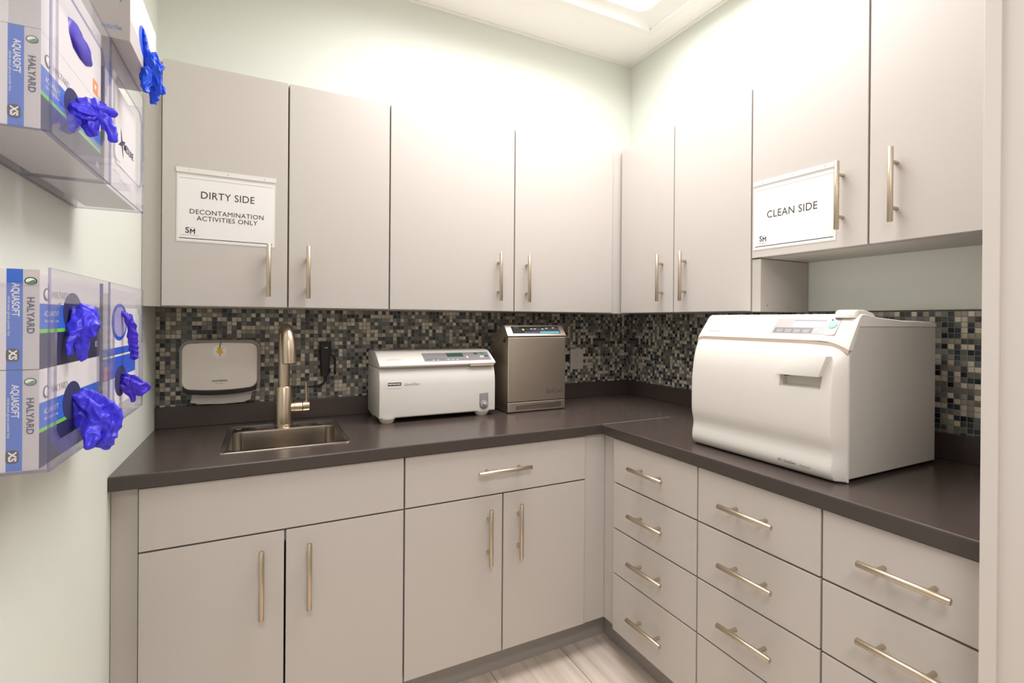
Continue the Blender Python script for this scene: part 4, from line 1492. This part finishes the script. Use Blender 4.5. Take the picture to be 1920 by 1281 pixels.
# ------------------------------------------------------------------ gloves pulled out of the cartons
GL = {
 'near_low_top': [[(-2.108, -1.35, 1.330, .010), (-2.098, -1.360, 1.326, 0.0160), (-2.092, -1.368, 1.314, 0.0199), (-2.092, -1.370, 1.297, 0.0138)], [(-2.098, -1.36, 1.334, 0.0123), (-2.088, -1.352, 1.332, 0.0103), (-2.079, -1.345, 1.323, 0.0064)], [(-2.093, -1.365, 1.318, 0.0107), (-2.084, -1.352, 1.314, 0.0093), (-2.076, -1.345, 1.314, 0.0049)], [(-2.092, -1.370, 1.297, 0.0092), (-2.092, -1.366, 1.280, 0.0084), (-2.090, -1.362, 1.264, 0.0058)], [(-2.096, -1.376, 1.303, 0.0077), (-2.100, -1.384, 1.289, 0.0046), (-2.099, -1.388, 1.272, 0.0035)]],
 'near_low_bottom': [[(-2.108, -1.34, 1.213, 0.011), (-2.095, -1.338, 1.197, 0.0175), (-2.080, -1.335, 1.174, 0.0235), (-2.074, -1.335, 1.152, 0.0177), (-2.080, -1.338, 1.132, 0.008)], [(-2.080, -1.335, 1.174, 0.016), (-2.066, -1.328, 1.169, 0.0107), (-2.060, -1.326, 1.154, 0.0059)], [(-2.095, -1.335, 1.195, 0.0112), (-2.078, -1.330, 1.194, 0.0113), (-2.065, -1.326, 1.183, 0.0067)], [(-2.074, -1.335, 1.152, 0.0113), (-2.068, -1.332, 1.137, 0.0073), (-2.074, -1.334, 1.126, 0.0045)], [(-2.080, -1.342, 1.172, .012), (-2.084, -1.356, 1.150, .010), (-2.086, -1.360, 1.134, .006)]],
 'far_low_top': [[(-2.108, -1.060, 1.338, 0.0062), (-2.096, -1.052, 1.322, 0.0082), (-2.092, -1.045, 1.281, 0.0078), (-2.090, -1.042, 1.240, 0.0055)]],
 'far_low_bottom': [[(-2.111, -1.06, 1.205, 0.0115), (-2.098, -1.06, 1.199, 0.0157), (-2.083, -1.055, 1.187, 0.0148), (-2.069, -1.05, 1.177, 0.0095)], [(-2.096, -1.06, 1.191, 0.0095), (-2.090, -1.06, 1.172, 0.0060), (-2.089, -1.06, 1.160, 0.0038)], [(-2.088, -1.055, 1.195, 0.0085), (-2.074, -1.05, 1.188, 0.0084), (-2.064, -1.045, 1.182, 0.0053)]],
 'near_high': [[(-2.110, -1.36, 1.630, 0.0100), (-2.100, -1.362, 1.627, 0.0138), (-2.088, -1.365, 1.622, 0.0131), (-2.076, -1.366, 1.621, 0.0098)], [(-2.097, -1.36, 1.634, 0.0092), (-2.083, -1.355, 1.642, 0.0075), (-2.068, -1.352, 1.640, 0.0045)], [(-2.080, -1.365, 1.627, 0.0078), (-2.066, -1.362, 1.630, 0.0068), (-2.055, -1.360, 1.628, 0.0046)], [(-2.078, -1.365, 1.621, 0.0078), (-2.066, -1.365, 1.613, 0.0088), (-2.060, -1.366, 1.598, 0.0068), (-2.057, -1.366, 1.584, 0.0038)], [(-2.088, -1.365, 1.621, 0.0093), (-2.083, -1.367, 1.601, 0.0088), (-2.077, -1.368, 1.588, 0.0066)], [(-2.099, -1.366, 1.624, 0.0092), (-2.101, -1.370, 1.608, 0.0076), (-2.102, -1.374, 1.590, 0.0044)]],
 'far_high': [[(-2.076, -1.085, 1.858, 0.010), (-2.070, -1.080, 1.842, 0.0135), (-2.060, -1.078, 1.818, 0.0165), (-2.056, -1.075, 1.791, 0.0150), (-2.054, -1.073, 1.765, 0.0088), (-2.056, -1.074, 1.750, 0.0056)], [(-2.070, -1.085, 1.845, 0.0084), (-2.070, -1.095, 1.868, 0.0058), (-2.072, -1.100, 1.888, 0.0028)], [(-2.060, -1.075, 1.815, 0.0126), (-2.050, -1.066, 1.829, 0.0084), (-2.047, -1.062, 1.838, 0.0058)], [(-2.056, -1.075, 1.791, 0.0105), (-2.046, -1.068, 1.788, 0.0080), (-2.042, -1.066, 1.774, 0.0048)], [(-2.062, -1.085, 1.812, 0.0126), (-2.066, -1.092, 1.783, 0.0094), (-2.062, -1.094, 1.763, 0.0048)], [(-2.064, -1.078, 1.832, 0.0084), (-2.056, -1.068, 1.850, 0.0074), (-2.052, -1.062, 1.838, 0.0058)]],
}


def glove(chains, m, label, seed, squash=0.5):
    """a crumpled glove: pleated palm and fingers fused into one surface, creased with noise"""
    rnd = random.Random(seed)
    view = Vector((-.25, .95, .05)).normalized()
    bm = new()
    for ci, ch in enumerate(chains):
        pts = smooth_path([p[:3] for p in ch], 8)
        rs = [p.z for p in smooth_path([(0, 0, p[3]) for p in ch], 8)]
        n = 48
        lobes = rnd.choice((4, 5, 5, 6)) if ci == 0 else rnd.choice((3, 3, 4))
        amp = .26 if ci == 0 else .20
        ph, tw, tl = rnd.uniform(0, 6.28), rnd.uniform(-1.2, 1.2), rnd.uniform(-.5, .5)
        rings = []
        for i, p in enumerate(pts):
            d = (pts[min(i + 1, len(pts) - 1)] - pts[max(i - 1, 0)]).normalized()
            nrm = (view - d * view.dot(d))
            nrm = nrm.normalized() if nrm.length > .05 else d.orthogonal().normalized()
            u = d.cross(nrm)
            f = i / (len(pts) - 1)
            ca, sa = math.cos(tl + tw * f * .5), math.sin(tl + tw * f * .5)
            u, nrm = u * ca + nrm * sa, nrm * ca - u * sa
            r = max(rs[i], .0015)
            if i == len(pts) - 1: r *= .55
            ring_ = []
            for k in range(n):
                a = 2 * math.pi * k / n
                wv = math.sin(lobes * a + ph + tw * 2 * f) + .5 * math.sin((lobes * 2 - 1) * a - ph + 3 * f)
                q = 1 + amp * wv * (.55 + .45 * math.sin(3.1 * f + ph))
                ring_.append(bm.verts.new(p + u * (math.cos(a) * r * 1.02 * q) + nrm * (math.sin(a) * r * squash * q)))
            rings.append(ring_)
        for a, b in zip(rings, rings[1:]):
            for k in range(n): bm.faces.new((a[k], a[(k + 1) % n], b[(k + 1) % n], b[k]))
        bm.faces.new(rings[0][::-1]); bm.faces.new(rings[-1])
    bmesh.ops.recalc_face_normals(bm, faces=bm.faces[:])
    me = bpy.data.meshes.new('g')
    bm.to_mesh(me)
    bm.free()
    o = bpy.data.objects.new('disposable_glove', me)
    COL.objects.link(o)
    md = o.modifiers.new('fuse', 'REMESH')
    md.mode = 'VOXEL'
    md.voxel_size = .0009
    md.use_smooth_shade = True
    sm = o.modifiers.new('soft', 'SMOOTH')
    sm.factor = .5
    sm.iterations = 3
    bpy.context.view_layer.update()
    apply_mods(o)
    me = o.data
    bm = new()
    bm.from_mesh(me)
    bm.normal_update()
    off = Vector((seed * 3.7, seed * 1.3, seed * 2.1))
    mv = []
    for v in bm.verts:
        q = Vector((v.co.x * 95, v.co.y * 60, v.co.z * 60)) + off
        a = 1 - abs(noise.noise(q)) * 3.0
        mv.append(v.normal * (max(-.8, a - .35) * .0022))
    for v, d in zip(bm.verts, mv): v.co += d
    c = sum((v.co for v in bm.verts), Vector()) / len(bm.verts)
    bmesh.ops.translate(bm, verts=bm.verts[:], vec=-c)
    bm.to_mesh(me)
    bm.free()
    for p in me.polygons: p.use_smooth = True
    me.materials.clear()
    me.materials.append(m)
    o.location = c
    return tag(o, label, 'glove', 'gloves hanging out of the cartons')


glove(GL['near_low_top'], M['glove'], 'crumpled violet-blue glove hanging from the top carton of the near lower dispenser', 1)
glove(GL['near_low_bottom'], M['glove'], 'large violet-blue glove drooping from the bottom carton of the near lower dispenser', 2)
glove(GL['far_low_top'], M['glove_dark'], 'thin dark violet glove strip in front of the blue ringed carton opening', 3)
glove(GL['far_low_bottom'], M['glove_dark'], 'violet glove poking sideways from the bottom carton of the far lower dispenser', 4)
glove(GL['near_high'], M['glove'], 'violet-blue glove with spread fingers hanging below the near upper dispenser', 5)
glove(GL['far_high'], M['glove_blue'], 'bright blue glove hanging from the carton on top of the far dispenser', 6)
# folded glove showing in the almond-shaped opening of the white carton
bm = new()
al = [(-1.372, 1.752), (-1.352, 1.757), (-1.325, 1.754), (-1.295, 1.752), (-1.272, 1.748), (-1.262, 1.738), (-1.266, 1.728), (-1.29, 1.718), (-1.32, 1.716), (-1.350, 1.720), (-1.368, 1.732)]
cvz, cvy = 1.736, -1.318
rg = []
for k, (s, x) in enumerate(((1.0, X1 - .0008), (1.0, X1 + .0006), (.86, X1 + .0034), (.55, X1 + .0058), (.2, X1 + .0066))):
    rg.append([bm.verts.new((x + (.0012 * math.sin(i * 2.3) if 0 < k < 4 else 0), cvy + (p[0] - cvy) * s, cvz + (p[1] - cvz) * s)) for i, p in enumerate(al)])
for a, b in zip(rg, rg[1:]):
    n = len(a)
    for i in range(n): bm.faces.new((a[i], a[(i + 1) % n], b[(i + 1) % n], b[i]))
bm.faces.new(rg[-1]); bm.faces.new(rg[0][::-1])
tag(obj('disposable_glove', bm, M['glove_dark'], None, smooth=60), 'folded violet glove filling the almond-shaped opening of the white carton', 'glove', 'gloves hanging out of the cartons')
